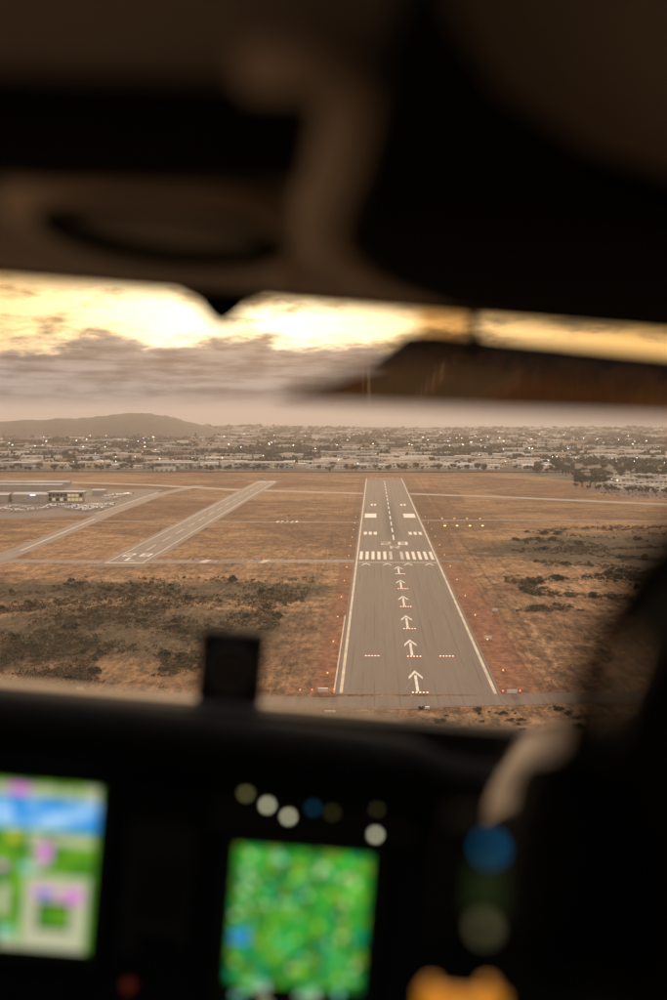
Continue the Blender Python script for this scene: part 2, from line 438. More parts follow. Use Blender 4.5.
EIGHT = [rect(0, 1, .86, 1), rect(0, .24, .56, .86), rect(.76, 1, .56, .86), rect(0, 1, .44, .56), rect(0, .24, .14, .44), rect(.76, 1, .14, .44), rect(0, 1, 0, .14)]
ARR = [rect(0, .24, 0, 1), rect(.24, 1, .86, 1), rect(.76, 1, .56, .86), rect(.24, 1, .44, .56), [(.45, .44), (.70, .44), (1, 0), (.75, 0)]]
ELL = [rect(0, .24, 0, 1), rect(.24, 1, 0, .14)]
glyph('number_two', TWO, RC - 8.6, 869, 6.4, 21, runway, m=M_paint2)
glyph('number_eight', EIGHT, RC + 2.4, 869, 6.0, 21, runway)
glyph('letter_r', ARR, RC - 3.1, 845, 6.2, 17, runway, m=M_paint2)
def chevron(cx, y0, w_, h_, th):
    return [[(cx - w_ / 2, y0), (cx, y0 + h_), (cx, y0 + h_ + th), (cx - w_ / 2, y0 + th)], [(cx, y0 + h_), (cx + w_ / 2, y0), (cx + w_ / 2, y0 + th), (cx, y0 + h_ + th)]]
for q in (-17.2, -5.7, 5.7, 17.2):
    glyph('arrowhead', chevron(RC + q, TH - 15.5, 4.6, 8, 3.6), 0, 0, 1, 1, runway)
for i in range(6):
    y0 = 404.0 + 61.2 * i
    glyph('arrow', [[(RC - .42, y0), (RC + .42, y0), (RC + .42, y0 + 26), (RC - .42, y0 + 26)]] + chevron(RC, y0 + 19, 4.3, 10.5, 4.4), 0, 0, 1, 1, runway)
# skid marks and a repaired joint near the end of the runway
b = MB()
pts = [G(403, 638), G(410, 664), G(411.5, 682), G(404, 691), (G(380, 697)), G(345, 701)]
for a, c in zip(pts[:-1], pts[1:]):
    t = (c - a).normalized(); nn_ = Vector((-t.y, t.x, 0)) * .16; b.poly([(a + nn_)[:2], (a - nn_)[:2], (c - nn_)[:2], (c + nn_)[:2]], 0.085)
b.build('tyre_mark', mat('scuffed_asphalt', (.25, .20, .16), None, .3, .85), runway)

# second runway, left
A0, A1, B0, B1 = G(110.5, 561.5), G(139.5, 564), G(262, 481.2), G(274, 481.2)
mid0, mid1 = (A0 + A1) / 2, (B0 + B1) / 2
d2 = (mid1 - mid0).normalized(); n2v = Vector((d2.y, -d2.x, 0)); W2 = 20.0; L2 = (mid1 - mid0).length
M2 = Matrix.Translation(mid0) @ Matrix(((n2v.x, d2.x, 0), (n2v.y, d2.y, 0), (0, 0, 1))).to_4x4()
def q2(x0, x1, y0, y1): return [tuple((M2 @ Vector((a, c, 0)))[:2]) for a, c in ((x0, y0), (x1, y0), (x1, y1), (x0, y1))]
b = MB(); b.poly(q2(-W2 / 2 - 4, W2 / 2 + 4, -8, L2 + 6), 0.055); side = tag(b.build('side_runway', M_run2), kind='structure')
def r2(name, *r, m=M_paint): b = MB(); b.poly(q2(*r), 0.10); return b.build(name, m, side)
r2('edge_line', -W2 / 2 - .3, -W2 / 2 + .4, 0, L2, m=M_edge); r2('edge_line', W2 / 2 - .4, W2 / 2 + .3, 0, L2, m=M_edge)
r2('threshold_bar', -W2 / 2 - 1, W2 / 2 + 1, -3, 1, m=M_edge); r2('blast_pad', -W2 / 2 - 3, W2 / 2 + 3, -22, -4, m=M_apron)
glyph('number_two', TWO, -8.2, 34, 6, 17, side, M=M2); glyph('number_eight', EIGHT, 1.6, 34, 6, 17, side, M=M2); glyph('letter_l', ELL, -2.6, 10, 6, 17, side, M=M2)
y = 70
while y < L2 - 40: r2('centre_dash', -.4, .4, y, y + 36, m=M_paint2); y += 60
for s in (-1, 1):
    for i in range(3): r2('threshold_stripe', s * (3 + i * 3) - .8, s * (3 + i * 3) + .8, L2 - 26, L2 - 6)

# taxiways, apron, roads
strip('taxiway', [(-60, 582), (0, 558.5), (50, 538), (105, 514.5), (160, 494), (200, 485.5)], 15, 0.035, M_taxi)
strip('taxiway', [(-80, 560.5), (0, 561), (110, 562), (240, 561.5), (358, 561)], 17, 0.04, M_taxi)
strip('taxiway', [(40, 521), (180, 521.5), (361, 522.5)], 8, 0.03, M_taxi)
strip('taxiway', [(60, 482), (150, 485), (240, 490), (362, 493.5), (410, 493.8), (500, 497), (667, 504.5), (760, 508)], 24, 0.045, mat('pale_concrete', (.36, .29, .24), (.29, .23, .185), .05, .85))
strip('taxiway', [(120, 496), (240, 496.5), (364, 497.5)], 7, 0.03, M_taxi)
strip('taxiway', [(420, 520.5), (520, 520), (667, 521), (760, 522)], 10, 0.03, M_taxi)
strip('taxiway', [(436, 561), (452, 561.5), (462, 561.8)], 9, 0.03, M_apron)
sheet('apron', [(-60, 520), (18, 519), (95, 514.5), (165, 489.5), (92, 489), (60, 484), (-60, 484)], 0.025, M_apron)
strip('service_road', [(-300, 700), (40, 697), (200, 698.5), (300, 702), (380, 704.5), (470, 701), (560, 698), (667, 697), (760, 700)], 15, 0.05, M_road)
strip('blast_pad', [(338, 701.5), (420, 701), (505, 700)], 13, 0.054, M_run)
strip('dirt_track', [(100, 715), (250, 712), (330, 720), (420, 731), (520, 728), (640, 716)], 4.5, 0.02, mat('pale_dirt', (0.36, 0.23, 0.13), (0.22, 0.13, 0.075), 0.2, 0.95))
b = MB()   # taxi guide line
for p, q in (((20, 551), (95, 519)), ((95, 514), (158, 492.5))):
    a, c = G(*p), G(*q); t = (c - a).normalized(); nn_ = Vector((-t.y, t.x, 0)) * .7; b.poly([(a + nn_)[:2], (a - nn_)[:2], (c - nn_)[:2], (c + nn_)[:2]], 0.075)
tag(b.build('apron_line', M_edge), kind='structure')

# ------------------------------------------------------------------ airfield lights and signs
E_pink = emis('approach_lamp_glow', (1.0, 0.40, 0.25), 5.5)
E_papi = emis('slope_lamp_glow', (1.0, 0.56, 0.17), 5)
E_amber = emis('amber_lamp_glow', (1.0, 0.50, 0.14), 2.2)
E_red = emis('red_lamp_glow', (1.0, 0.20, 0.08), 2.2)
E_wht = emis('white_lamp_glow', (1.0, 0.86, 0.62), 11)
E_cool = emis('cool_lamp_glow', (0.62, 0.70, 1.0), 9)
E_win = emis('lit_window_glow', (1.0, 0.74, 0.36), .55)
b = MB(); b.lathe([(.0, 0), (.42, 0.0), (.42, .06), (.22, .13)], n=8); me_can = b.mesh('housing', M_dark)
b = MB(); b.lathe([(.27, .125), (.24, .22), (.1, .26)], n=8); me_lens = b.mesh('lens', E_pink)
def light_bar(cx, cy, n_, gap, label, group):
    e = tag(empty('approach_light_bar', (cx, cy, .11)), label, 'light bar', group)
    for i in range(n_):
        x = (i - (n_ - 1) / 2) * gap
        h = link('lamp', me_can, e, (x, 0, 0)); link('lens', me_lens, h)
for i in range(-2, 6):
    light_bar(RC + .6, 399.8 + 2 + 61.0 * i, 5, 1.05, 'row of five low pink lamps at the foot of a white arrow' if i >= 0 else 'row of five low pink lamps in the dry grass before the runway', 'light bars at the arrows' if i >= 0 else 'light bars before the runway')
light_bar(RC - 13.5, 463.5, 5, 1.05, 'row of low pink lamps left of the second arrow', None)
light_bar(RC + 11.5, 463.5, 5, 1.05, 'row of low pink lamps right of the second arrow', None)
def stake(x, y, E, name, label, group, s=1.0):
    e = tag(empty(name, (x, y, 0)), label, 'light', group)
    p = stake_pole; link('stake', p, e); l = link('lamp', stake_lamp[E], e); e.scale = (s, s, s)
b = MB(); b.tube([(0, 0, 0), (0, 0, .45)], .09, 6); b.box((0, 0, .03), (.5, .5, .06)); stake_pole = b.mesh('stake', M_dark)
stake_lamp = {}
for k_, E in (('a', E_amber), ('r', E_red), ('w', E_wht)):
    b = MB(); b.lathe([(.18, .45), (.24, .6), (.2, .82), (.06, .9)], n=8); stake_lamp[k_] = b.mesh('lamp', E)
for i in range(12):
    y = 430 + i * 61
    stake(RX0 - 4.5, y, 'a', 'edge_light', 'small amber lamp on a stake along the left runway shoulder', 'left edge lights')
    stake(RX1 + 5, y + 6, 'a', 'edge_light', 'small amber lamp on a stake along the right runway shoulder', 'right edge lights')
for i in range(9):
    stake(RX0 + 1 + i * 5.5, RY1 + 2, 'r', 'runway_end_light', 'small red lamp in the row across the far runway end', 'runway end lights', 1.5)
for q in (503, 511, 520):
    p = G(q, 693); stake(p.x, p.y, 'r', 'runway_end_light', 'small red lamp beside the near right corner of the runway', 'near corner lights', 1.0)
for q in (300, 312, 334):
    p = G(q, 692); stake(p.x, p.y, 'r', 'runway_end_light', 'small red lamp beside the near left corner of the runway', 'near left corner lights', 1.0)
def papi(px, py, E, s, label, group):
    p = G(px, py); e = tag(empty('glide_slope_light', (p.x, p.y, 0), 0), label, 'light', group); e.scale = (s, s, s)
    b = MB(); b.box((0, 0, .62), (1.5, 1.0, .5)); b.build('housing', M_white, e)
    for sx in (-.55, .55):
        b = MB(); b.box((sx, 0, .19), (.12, .12, .38)); b.build('leg', M_grey, e)
        b = MB(); b.lathe([(.02, -.51), (.26, -.51), (.3, -.56), (.05, -.58)], (sx * .6, 0, .62), 8, axis='Y'); b.build('lens', E, e)
for q in (444.8, 457, 469.8, 482.5): papi(q, 526.6, E_papi, 1.1, 'bright white lamp box in the row of four beside the runway', 'bright slope lights')
for q in (442, 454.3, 467, 480): papi(q, 519.2, E_amber, .9, 'dim amber lamp box in the back row beside the taxiway', 'dim slope lights')
def sign(px, py, w_, m, label):
    p = G(px, py); e = tag(empty('taxiway_sign', (p.x, p.y, 0)), label, 'sign')
    b = MB(); b.box((0, 0, .95), (w_, .25, 1.1)); b.build('board', m, e)
    b = MB(); b.box((0, -.14, .95), (w_ * .55, .03, .5)); b.build('lettering', M_white, e)
    for s in (-1, 1): b = MB(); b.tube([(s * w_ * .4, 0, 0), (s * w_ * .4, 0, .4)], .06, 6); b.build('post', M_grey, e)
M_red = mat('sign_red', (0.5, 0.24, 0.17), None, 1, .5); M_sy = mat('sign_yellow', (.65, .45, .08), None, 1, .5)
sign(197, 560.6, 5, M_red, 'long red signboard on the left end of the dark taxiway stretch')
sign(258, 560.6, 5, M_red, 'long red signboard on the right end of the dark taxiway stretch')
sign(80, 692, 2.4, M_sy, 'small yellow signboard beside the service road below the scrub')
sign(34, 538.6, 2.2, M_sy, 'small yellow signboard on grass beside the diagonal taxiway')
sign(512, 694.6, 3, M_white, 'white signboard beside the near right runway corner')
sign(323, 693, 3, M_white, 'white signboard beside the near left runway corner')
sign(495, 612, 2.6, M_white, 'white marker board standing alone on the brown grass')
sign(488, 640, 2.8, M_white, 'white marker board by the washed out gully')
for px_, py_, nm in ((330, 712.5, 'left'), (424, 708.5, 'middle')):
    p = G(px_, py_); b = MB(); b.prism([(-1.5, -.3), (1.5, -.3), (1.4, .3), (-1.4, .3)], 0, .5); o = b.build('concrete_marker', M_white, None, (p.x, p.y, 0)); tag(o, 'pale concrete block on the %s of the dry ground before the runway' % nm, 'block')
# painted hold marks on the cross taxiway
b = MB()
for q in (203, 262):
    a = G(q - 5, 563); c = G(q + 2, 559.8); b.poly([(a.x, a.y), (a.x + 4, a.y), (c.x + 4, c.y), (c.x, c.y)], .075)
tag(b.build('hold_mark', M_paint2), kind='structure')
a, c = G(216, 562.6), G(248, 560.2)
b = MB(); b.poly([(a.x, a.y), (c.x, a.y), (c.x, c.y), (a.x, c.y)], .072); tag(b.build('taxiway_patch', M_run), kind='structure')
# segmented circle and windsock
pc = G(287, 522); e = tag(empty('segmented_circle', (pc.x, pc.y, 0)), 'ring of white ground markers round the windsock', 'marker')
for i in range(12):
    q = i * math.pi / 6; b = MB(); b.box((8 * math.cos(q), 8 * math.sin(q), .15), (.7, 2.2, .3), q); b.build('segment', M_white, e)
e = tag(empty('windsock', (pc.x, pc.y, 0)), 'orange windsock on a pole inside the ring of markers', 'windsock')
b = MB(); b.tube([(0, 0, 0), (0, 0, 6)], [.16, .1], 8); b.build('pole', M_white, e)
b = MB(); b.tube([(0, 0, 5.7), (1.4, .4, 5.6), (2.8, .8, 5.2), (3.8, 1.1, 4.6)], [.5, .42, .32, .22], 10, cap=False); b.build('sock', mat('sock_orange', (.75, .25, .05), None, 1, .8), e)
p = G(596, 530); e = tag(empty('windsock', (p.x, p.y, 0)), 'lone orange windsock on the grass right of the runway', 'windsock')
b = MB(); b.tube([(0, 0, 0), (0, 0, 6)], [.16, .1], 8); b.build('pole', M_white, e)
b = MB(); b.tube([(0, 0, 5.7), (1.2, .4, 5.3), (2.2, .8, 4.4)], [.5, .4, .25], 10, cap=False); b.build('sock', MATS['sock_orange'], e)

# ------------------------------------------------------------------ vegetation
def leafmesh(name, blobs, n, size, m, seed, flat=.6):
    rr = random.Random(seed); b = MB()
    for i in range(n):
        c, r = rr.choice(blobs)
        while True:
            v = Vector((rr.uniform(-1, 1), rr.uniform(-1, 1), rr.uniform(-1, 1)))
            if .2 < v.length < 1: break
        p = Vector(c) + Vector((v.x * r[0], v.y * r[1], v.z * r[2]))
        u = Vector((rr.uniform(-1, 1), rr.uniform(-1, 1), rr.uniform(-flat, flat))).normalized(); t = u.orthogonal(); t.rotate(Matrix.Rotation(rr.uniform(0, 6.28), 3, u)); s2 = u.cross(t)
        a, c2 = size * rr.uniform(.6, 1.3), size * rr.uniform(.5, 1.0)
        p.z = max(p.z, .05)
        b.add([p - t * a, p - s2 * c2 * .6, p + t * a, p + s2 * c2], [(0, 1, 2, 3)])
    return b.mesh(name, m)
shrubs = []
for k in range(5):
    rr = random.Random(40 + k); bl = [((rr.uniform(-.7, .7), rr.uniform(-.7, .7), rr.uniform(.35, .75)), (rr.uniform(.45, .8), rr.uniform(.45, .8), rr.uniform(.3, .55))) for _ in range(5)]
    stem = MB()
    for i in range(4): stem.tube([(0, 0, 0), (rr.uniform(-.3, .3), rr.uniform(-.3, .3), .4), (rr.uniform(-.7, .7), rr.uniform(-.7, .7), .8)], [.07, .05, .02], 5)
    shrubs.append((leafmesh('foliage', bl, 170, .20, M_leaf[k % 3], 60 + k), stem.mesh('stem', M_trunk)))
def add_shrub(p, s, k, label, group):
    if group: label = ('tiny ' if s < .7 else 'small ' if s < 1.1 else 'broad ' if s < 1.6 else 'large ') + ('olive', 'dark green', 'dry', 'olive', 'dark green')[k] + ' ' + label
    e = tag(empty('shrub', (p.x, p.y, 0), random.uniform(0, 6.28)), label, 'shrub', group)
    e.scale = (s * random.uniform(.8, 1.4), s * random.uniform(.8, 1.3), s * random.uniform(.7, 1.0))
    link('foliage', shrubs[k][0], e); link('stem', shrubs[k][1], e)
def hashn(x, y):   # smooth pseudo-noise for clumping
    return .5 + .5 * math.sin(x * .061 + 1.7 * math.sin(y * .037)) * math.sin(y * .043 + 1.3 * math.sin(x * .029 + 2))
def bare(a, q):   # open ground around the scrub
    j = 14 * math.sin(a * .11 + q * .07) + 9 * math.sin(q * .19 - a * .05)
    return a + j > 318 - max(0, q - 588) * 1.55 or ((a - 132 + j * .5) / 34) ** 2 + ((q - 672) / 20) ** 2 < 1 or q < 584 + (8 * math.sin(a * .05) if a < 110 else -6)
left_px = []
rr = random.Random(5)
while len(left_px) < 150:
    a, q = rr.uniform(-20, 300), rr.uniform(574, 690)
    lim = 590 - .02 * a if a < 120 else 574
    p = G(a, q)
    if bare(a, q): continue
    if hashn(p.x * 1.4, p.y) > .46 and rr.random() < .95: left_px.append((a, q))
for (a, q) in left_px:
    s = rr.choice([.6, .8, 1.0, 1.0, 1.3, 1.8])
    add_shrub(G(a, q), s * 1.15, rr.choice([0, 1, 1, 3, 4]), 'shrub in the left scrub ' + ('just above the service road' if q > 655 else 'midway between taxiway and service road' if q > 615 else 'nearest the cross taxiway') , 'scrub left of the runway')
add_shrub(G(231, 581), 2.6, 1, 'large round dark bush standing alone below the dark taxiway', None)
add_shrub(G(260, 593), 1.9, 4, 'smaller round bush near the large round bush', None)
for i in range(95):
    while True:
        a, q = rr.uniform(505, 680), rr.uniform(528, 600); p = G(a, q)
        if q < 540 and a > 560: continue
        if a > 522 + 22 * math.sin(q * .17) + 10 * math.sin(q * .41) and hashn(p.x, p.y * 1.1) > .36: break
    add_shrub(p, rr.choice([.8, 1.1, 1.5, 2.1]) * 1.15, rr.choice([0, 1, 1, 4]), 'shrub in the scrub right of the runway, ' + ('near the slope lights' if q < 550 else 'mid patch' if q < 575 else 'towards the gully'), 'scrub right of the runway')
for i in range(46):
    a, q = rr.uniform(395, 640), rr.uniform(708, 742)
    add_shrub(G(a, q), rr.choice([.4, .55, .8, 1.2]), rr.choice([0, 2, 2, 4]), 'low shrub in the dry grass before the service road', 'scrub before the service road')
# the uncountable remainder of low scrub
def clumps(name, spots, m, per=16, seed=1, size=.22):
    rr = random.Random(seed); V, Fc = [], []
    for (x, y, z, s) in spots:
        for i in range(per):
            px_, py_, pz_ = x + rr.gauss(0, .55) * s, y + rr.gauss(0, .55) * s, z + abs(rr.gauss(0, .45)) * s * .8 + .05
            u = Vector((rr.uniform(-1, 1), rr.uniform(-1, 1), rr.uniform(-.5, .9))).normalized(); t = u.orthogonal(); q = u.cross(t); r = size * s * rr.uniform(.6, 1.4)
            o = len(V); P = Vector((px_, py_, pz_)); V += [P - t * r, P - q * r * .8, P + t * r, P + q * r * .8]; Fc.append((o, o + 1, o + 2, o + 3))
    me = bpy.data.meshes.new(name); me.from_pydata([tuple(v) for v in V], [], Fc); me.materials.append(m)
    return link(name, me)
sp = []
while len(sp) < 7000:
    a, q = rr.uniform(-40, 320), rr.uniform(572, 692); p = G(a, q)
    if rr.random() < max(0.04, (hashn(p.x * 1.4, p.y) - .12) * 1.7) ** 1.3 and not bare(a, q): sp.append((p.x, p.y, 0, rr.choice([.35, .5, .6, .8, 1.2])))
while len(sp) < 9500:
    a, q = rr.uniform(500, 700), rr.uniform(526, 612); p = G(a, q)
    if a > 528 + 22 * math.sin(q * .17) + 10 * math.sin(q * .41) and rr.random() < max(0.03, (hashn(p.x, p.y * 1.1) - .2) * 1.6) ** 1.5: sp.append((p.x, p.y, 0, rr.uniform(.6, 1.5)))
rr.shuffle(sp)
tag(clumps('scrub', sp[::2], M_leaf[0], 14, 3), 'low dark green scrub covering the rough ground', 'scrub', kind='stuff')
tag(clumps('dry_scrub', sp[1::2], mat('foliage_brown', (.125, .075, .040), (.065, .042, .024), .3, .9), 14, 5), 'low withered brown scrub covering the rough ground', 'scrub', kind='stuff')
sp = []
while len(sp) < 2600:
    a, q = rr.uniform(-60, 720), rr.uniform(575, 770); p = G(a, q)
    if RX0 - 12 < p.x < RX1 + 12 and p.y > 398: continue
    if 372 < p.y < 400: continue
    sp.append((p.x, p.y, 0, rr.uniform(.3, .8)))
tag(clumps('dry_grass', sp, mat('dry_grass', (0.36, 0.23, 0.11), (0.20, 0.12, 0.06), .2, .9), 8, 4), 'dry grass tussocks over the brown field', 'grass', kind='stuff')

trees = []
for k in range(6):
    rr2 = random.Random(90 + k); h = 1.0
    bl = [((rr2.uniform(-.26, .26), rr2.uniform(-.26, .26), rr2.uniform(.42, .82)), (rr2.uniform(.15, .27), rr2.uniform(.15, .27), rr2.uniform(.12, .2))) for _ in range(7)]
    t = MB(); t.tube([(0, 0, 0), (.01, 0, .3), (.03, .02, .62)], [.045, .032, .012], 6)
    for i in range(4): c_ = bl[i][0]; t.tube([(0.01, 0, .3), (c_[0] * .6, c_[1] * .6, .45), c_], [.02, .014, .005], 5)
    trees.append((leafmesh('crown', bl, 230, .065, M_leaf[(0, 1, 1, 0, 2, 1)[k]], 120 + k), t.mesh('trunk', M_trunk)))
def add_tree(p, h, label, group, k=None, wx=1.0):
    k = random.randrange(6) if k is None else k
    e = tag(empty('tree', (p.x, p.y, 0), random.uniform(0, 6.28)), label, 'tree', group); s = h * wx * random.uniform(.85, 1.25); e.scale = (s, s, h)
    link('crown', trees[k][0], e); link('trunk', trees[k][1], e)
def area(a):
    return ('behind the hangars' if a < 90 else 'around the long white shed' if a < 240 else 'between shed and main runway' if a < 345 else 'straight beyond the main runway end' if a < 425 else 'beyond the four bright slope lights' if a < 525 else 'behind the dark grove')
def depth(q): return 'by the field' if q > 463 else 'in mid town' if q > 452 else 'in the far town'
rr = random.Random(21); random.seed(11)
# the tree belt along the far airfield fence
for i in range(105):
    a = rr.uniform(-15, 540); q = rr.gauss(470.3, .8)
    h_ = rr.choice([6, 7, 8, 9, 11]); add_tree(G(a, q), h_, ('short ' if h_ < 8 else 'tall ') + 'tree along the far fence ' + area(a), 'tree belt by the far fence', wx=1.2)
for i in range(85):
    t = rr.random(); a = 535 + t * 150; q = 473 + t * 5 + rr.uniform(-7, 2) + (11 if .25 < t < .5 else 0) * rr.random()
    h_ = rr.choice([9, 11, 12, 14]); add_tree(G(a, q), h_, ('lower ' if h_ < 10 else 'mid height ' if h_ < 13 else 'tallest ') + 'tree in the dark grove ' + ('at its runway end' if t < .3 else 'at its middle' if t < .6 else 'behind the white campus'), 'grove beside the campus', wx=1.15)
for i in range(34):
    a = rr.uniform(575, 690); q = 489 + (a - 575) * .055 + rr.uniform(-1, 1)
    add_tree(G(a, q), rr.choice([5, 6, 7]), 'small tree along the car park edge ' + ('at the corner grove' if a < 610 else 'in front of the white campus'), 'car park trees', wx=1.2)
for (a, q, h) in ((582, 487, 14), (590, 487.5, 15), (599, 486.5, 14), (607, 486, 12), (640, 484, 11), (650, 485, 12)):
    add_tree(G(a, q), h, 'tall dark tree at the corner of the white campus', 'corner trees', 1, 1.3)
for i in range(60):
    a = rr.uniform(-10, 680); q = rr.uniform(455, 467)
    add_tree(G(a, q), rr.choice([8, 10, 12]), 'tree among the nearer roofs ' + area(a), 'town trees', wx=1.2)

# ------------------------------------------------------------------ the town
WALLS = {'white': ((.70, .67, .62), (.58, .55, .50)), 'cream': ((.60, .50, .38), (.48, .40, .30)), 'grey': ((.40, .38, .36), (.31, .30, .28)), 'brown': ((.27, .19, .14), (.20, .14, .10))}
for k_, (a, c) in WALLS.items(): mat('wall_' + k_, a, c, .08, .8, rnd=.12)
ROOFS = [mat('roof_pale', (.55, .52, .48), (.43, .40, .37), .06, .8, rnd=.15), mat('roof_tan', (.33, .26, .20), (.25, .19, .15), .06, .85, rnd=.15), mat('roof_tile', (.26, .14, .095), (.18, .10, .07), .1, .85, rnd=.15)]
M_glass = mat('dark_window', (.05, .055, .06), (.03, .033, .037), .5, .2, .5)
def building_mesh(w_, d_, h, wall, roof, lit, pitched, seed):
    rr = random.Random(seed); b = MB()
    b.box((0, 0, h / 2), (w_, d_, h), mi=0)
    if pitched:
        b.add([(-w_ / 2 - .4, -d_ / 2 - .4, h), (w_ / 2 + .4, -d_ / 2 - .4, h), (w_ / 2 + .4, d_ / 2 + .4, h), (-w_ / 2 - .4, d_ / 2 + .4, h), (-w_ / 2 - .4, 0, h + d_ * .22), (w_ / 2 + .4, 0, h + d_ * .22)],
              [(0, 1, 5, 4), (2, 3, 4, 5), (1, 2, 5), (3, 0, 4), (3, 2, 1, 0)], 1)
    else:
        b.box((0, 0, h + .2), (w_ - .6, d_ - .6, .4), mi=1)
        for s in (-1, 1): b.box((0, s * (d_ / 2 - .15), h + .35), (w_, .3, .7), mi=0); b.box((s * (w_ / 2 - .15), 0, h + .35), (.3, d_ - .6, .7), mi=0)
        for i in range(rr.randrange(1, 5)): b.box((rr.uniform(-.4, .4) * w_, rr.uniform(-.35, .35) * d_, h + 1.0), (rr.uniform(1.5, 4), rr.uniform(1.5, 3), 1.3), mi=1)
    st = max(1, int(h / 3.4)); nwin = max(2, int(w_ / 4.5))
    for f in range(st):
        for i in range(nwin):
            x = (i + .5) / nwin * w_ - w_ / 2; z = (f + .52) * h / st
            b.box((x, -d_ / 2 - .02, z), (2.4, .12, 1.5), mi=3 if rr.random() < lit else 2)
    return b.mesh('building', [wall, roof, M_glass, E_win])
KINDS = []
for i, (wc, rf, pit, lab, cat) in enumerate((('white', 0, False, 'white flat roofed building in the town', 'building'), ('cream', 0, False, 'cream flat roofed building in the town', 'building'), ('grey', 0, False, 'grey flat roofed building in the town', 'building'), ('brown', 1, False, 'brown flat roofed building in the town', 'building'), ('cream', 2, True, 'cream tile roofed house in the town', 'house'), ('white', 1, True, 'white tan roofed house in the town', 'house'))):
    ms = []
    for v in range(4):
        rr2 = random.Random(i * 10 + v)
        dims = (rr2.uniform(11, 18), rr2.uniform(9, 12), rr2.uniform(3.2, 5.5)) if pit else (rr2.uniform(24, 62), rr2.uniform(16, 30), rr2.uniform(4.2, 8.5))
        ms.append(building_mesh(*dims, MATS['wall_' + wc], ROOFS[rf], .16, pit, i * 100 + v))
    KINDS.append((ms, lab, cat))
rr = random.Random(77)
for i in range(285):
    t = rr.random() ** 1.25; q = 469 - t * 24; a = rr.uniform(-25, 695)
    if a > 540 and q > 462: continue
    k = rr.choice([0, 0, 0, 1, 1, 2, 5] if a > 420 else [0, 0, 1, 1, 2, 2, 3, 4, 4, 5])
    ms, lab, cat = KINDS[k]; p = G(a, q)
    o = link('house' if cat == 'house' else 'building', rr.choice(ms), None, (p.x, p.y, 0), rr.choice([0, 0, .04, -.06, 1.5, .3])); s = rr.uniform(.9, 1.6); o.scale = (s, s, min(s, 1.2))
    tag(o, ('long ' if o.dimensions.x > 45 else '') + lab.replace(' in the town', ' ' + depth(q) + ' ' + area(a)), cat, lab.split(' in the')[0] + 's')
# the white campus with a car park on the right
M_camp = mat('campus_wall', (.72, .67, .60), (.62, .57, .50), .08, .8)
rr = random.Random(9)
for j, (a, q, w_, d_, h) in enumerate(((606, 486.5, 22, 14, 5), (622, 488.5, 30, 16, 6), (642, 490, 34, 16, 6), (664, 491.5, 30, 18, 6), (614, 482, 26, 14, 6), (634, 484, 30, 15, 6.5), (656, 486, 26, 16, 7), (598, 480, 20, 12, 5), (618, 477, 30, 14, 6), (645, 479.5, 30, 14, 6), (674, 481, 34, 18, 7), (685, 488, 26, 16, 6))):
    p = G(a, q); e = tag(empty('campus_building', (p.x, p.y, 0), -.12), 'white office block of the campus beside the car park', 'building', 'white campus blocks')
    b = MB(); b.box((0, 0, h / 2), (w_, d_, h)); b.build('wall', M_camp, e)
    b = MB(); b.box((0, 0, h + .25), (w_ + .8, d_ + .8, .5)); b.box((w_ * .2, 2, h + 1.2), (5, 4, 1.6)); b.box((-w_ * .25, 0, h + 1.1), (4, 3, 1.4)); b.build('roof', ROOFS[0], e)
    for f in range(2):
        for i in range(int(w_ / 5)):
            x = (i + .5) * 5 - int(w_ / 5) * 2.5; b = MB(); b.box((x, -d_ / 2 - .03, h * (.28 + .45 * f)), (3.2, .14, h * .2)); b.build('window', E_win if rr.random() < .06 else M_glass, e)
sheet('car_park', [(585, 490.2), (640, 497.5), (760, 505), (760, 492), (600, 486)], .03, M_road)
M_car = [mat('car_paint_%d' % i, c, None, 1, .35, .5) for i, c in enumerate(((.7, .69, .67), (.08, .08, .09), (.35, .34, .33), (.3, .06, .05)))]
def car_mesh(m):
    b = MB(); b.prism([(-2.2, -.88), (2.2, -.88), (2.2, .88), (-2.2, .88)], .35, .85, 0)
    b.add([(-1.5, -.8, .85), (1.3, -.8, .85), (1.3, .8, .85), (-1.5, .8, .85), (-1.0, -.68, 1.42), (.6, -.68, 1.42), (.6, .68, 1.42), (-1.0, .68, 1.42)], [(4, 5, 6, 7), (0, 1, 5, 4), (1, 2, 6, 5), (2, 3, 7, 6), (3, 0, 4, 7)], 1)
    for x in (-1.4, 1.4):
        for s in (-.86, .86): b.lathe([(.02, -.1), (.34, -.1), (.34, .1), (.02, .1)], (x, s, .34), 10, 2, 'Y')
    return b.mesh('parked_car', [m, M_glass, M_dark])
cars = [car_mesh(m) for m in M_car]; cn = ('white', 'black', 'grey', 'red')
for i in range(46):
    a = rr.uniform(600, 668); q = rr.choice([493 + (a - 600) * .06, 495 + (a - 600) * .062]); p = G(a, q); k = rr.choice([0, 0, 1, 2, 2, 3])
    o = link('parked_car', cars[k], None, (p.x, p.y, .04), 1.5 + rr.uniform(-.05, .05)); tag(o, '%s car parked in the campus car park' % cn[k], 'car', '%s cars in the car park' % cn[k])
# the long white shed by the far fence
p = G(165, 471.5); e = tag(empty('white_shed', (p.x, p.y, 0)), 'long white shed standing alone by the far fence', 'shed')
b = MB(); b.box((0, 0, 3), (30, 12, 6)); b.build('wall', MATS['wall_white'], e); b = MB(); b.box((0, 0, 6.25), (31, 13, .5)); b.build('roof', ROOFS[0], e)
for i in range(4): b = MB(); b.box((-11 + i * 7, -6.05, 2), (4.5, .14, 3.6)); b.build('door', M_grey, e)
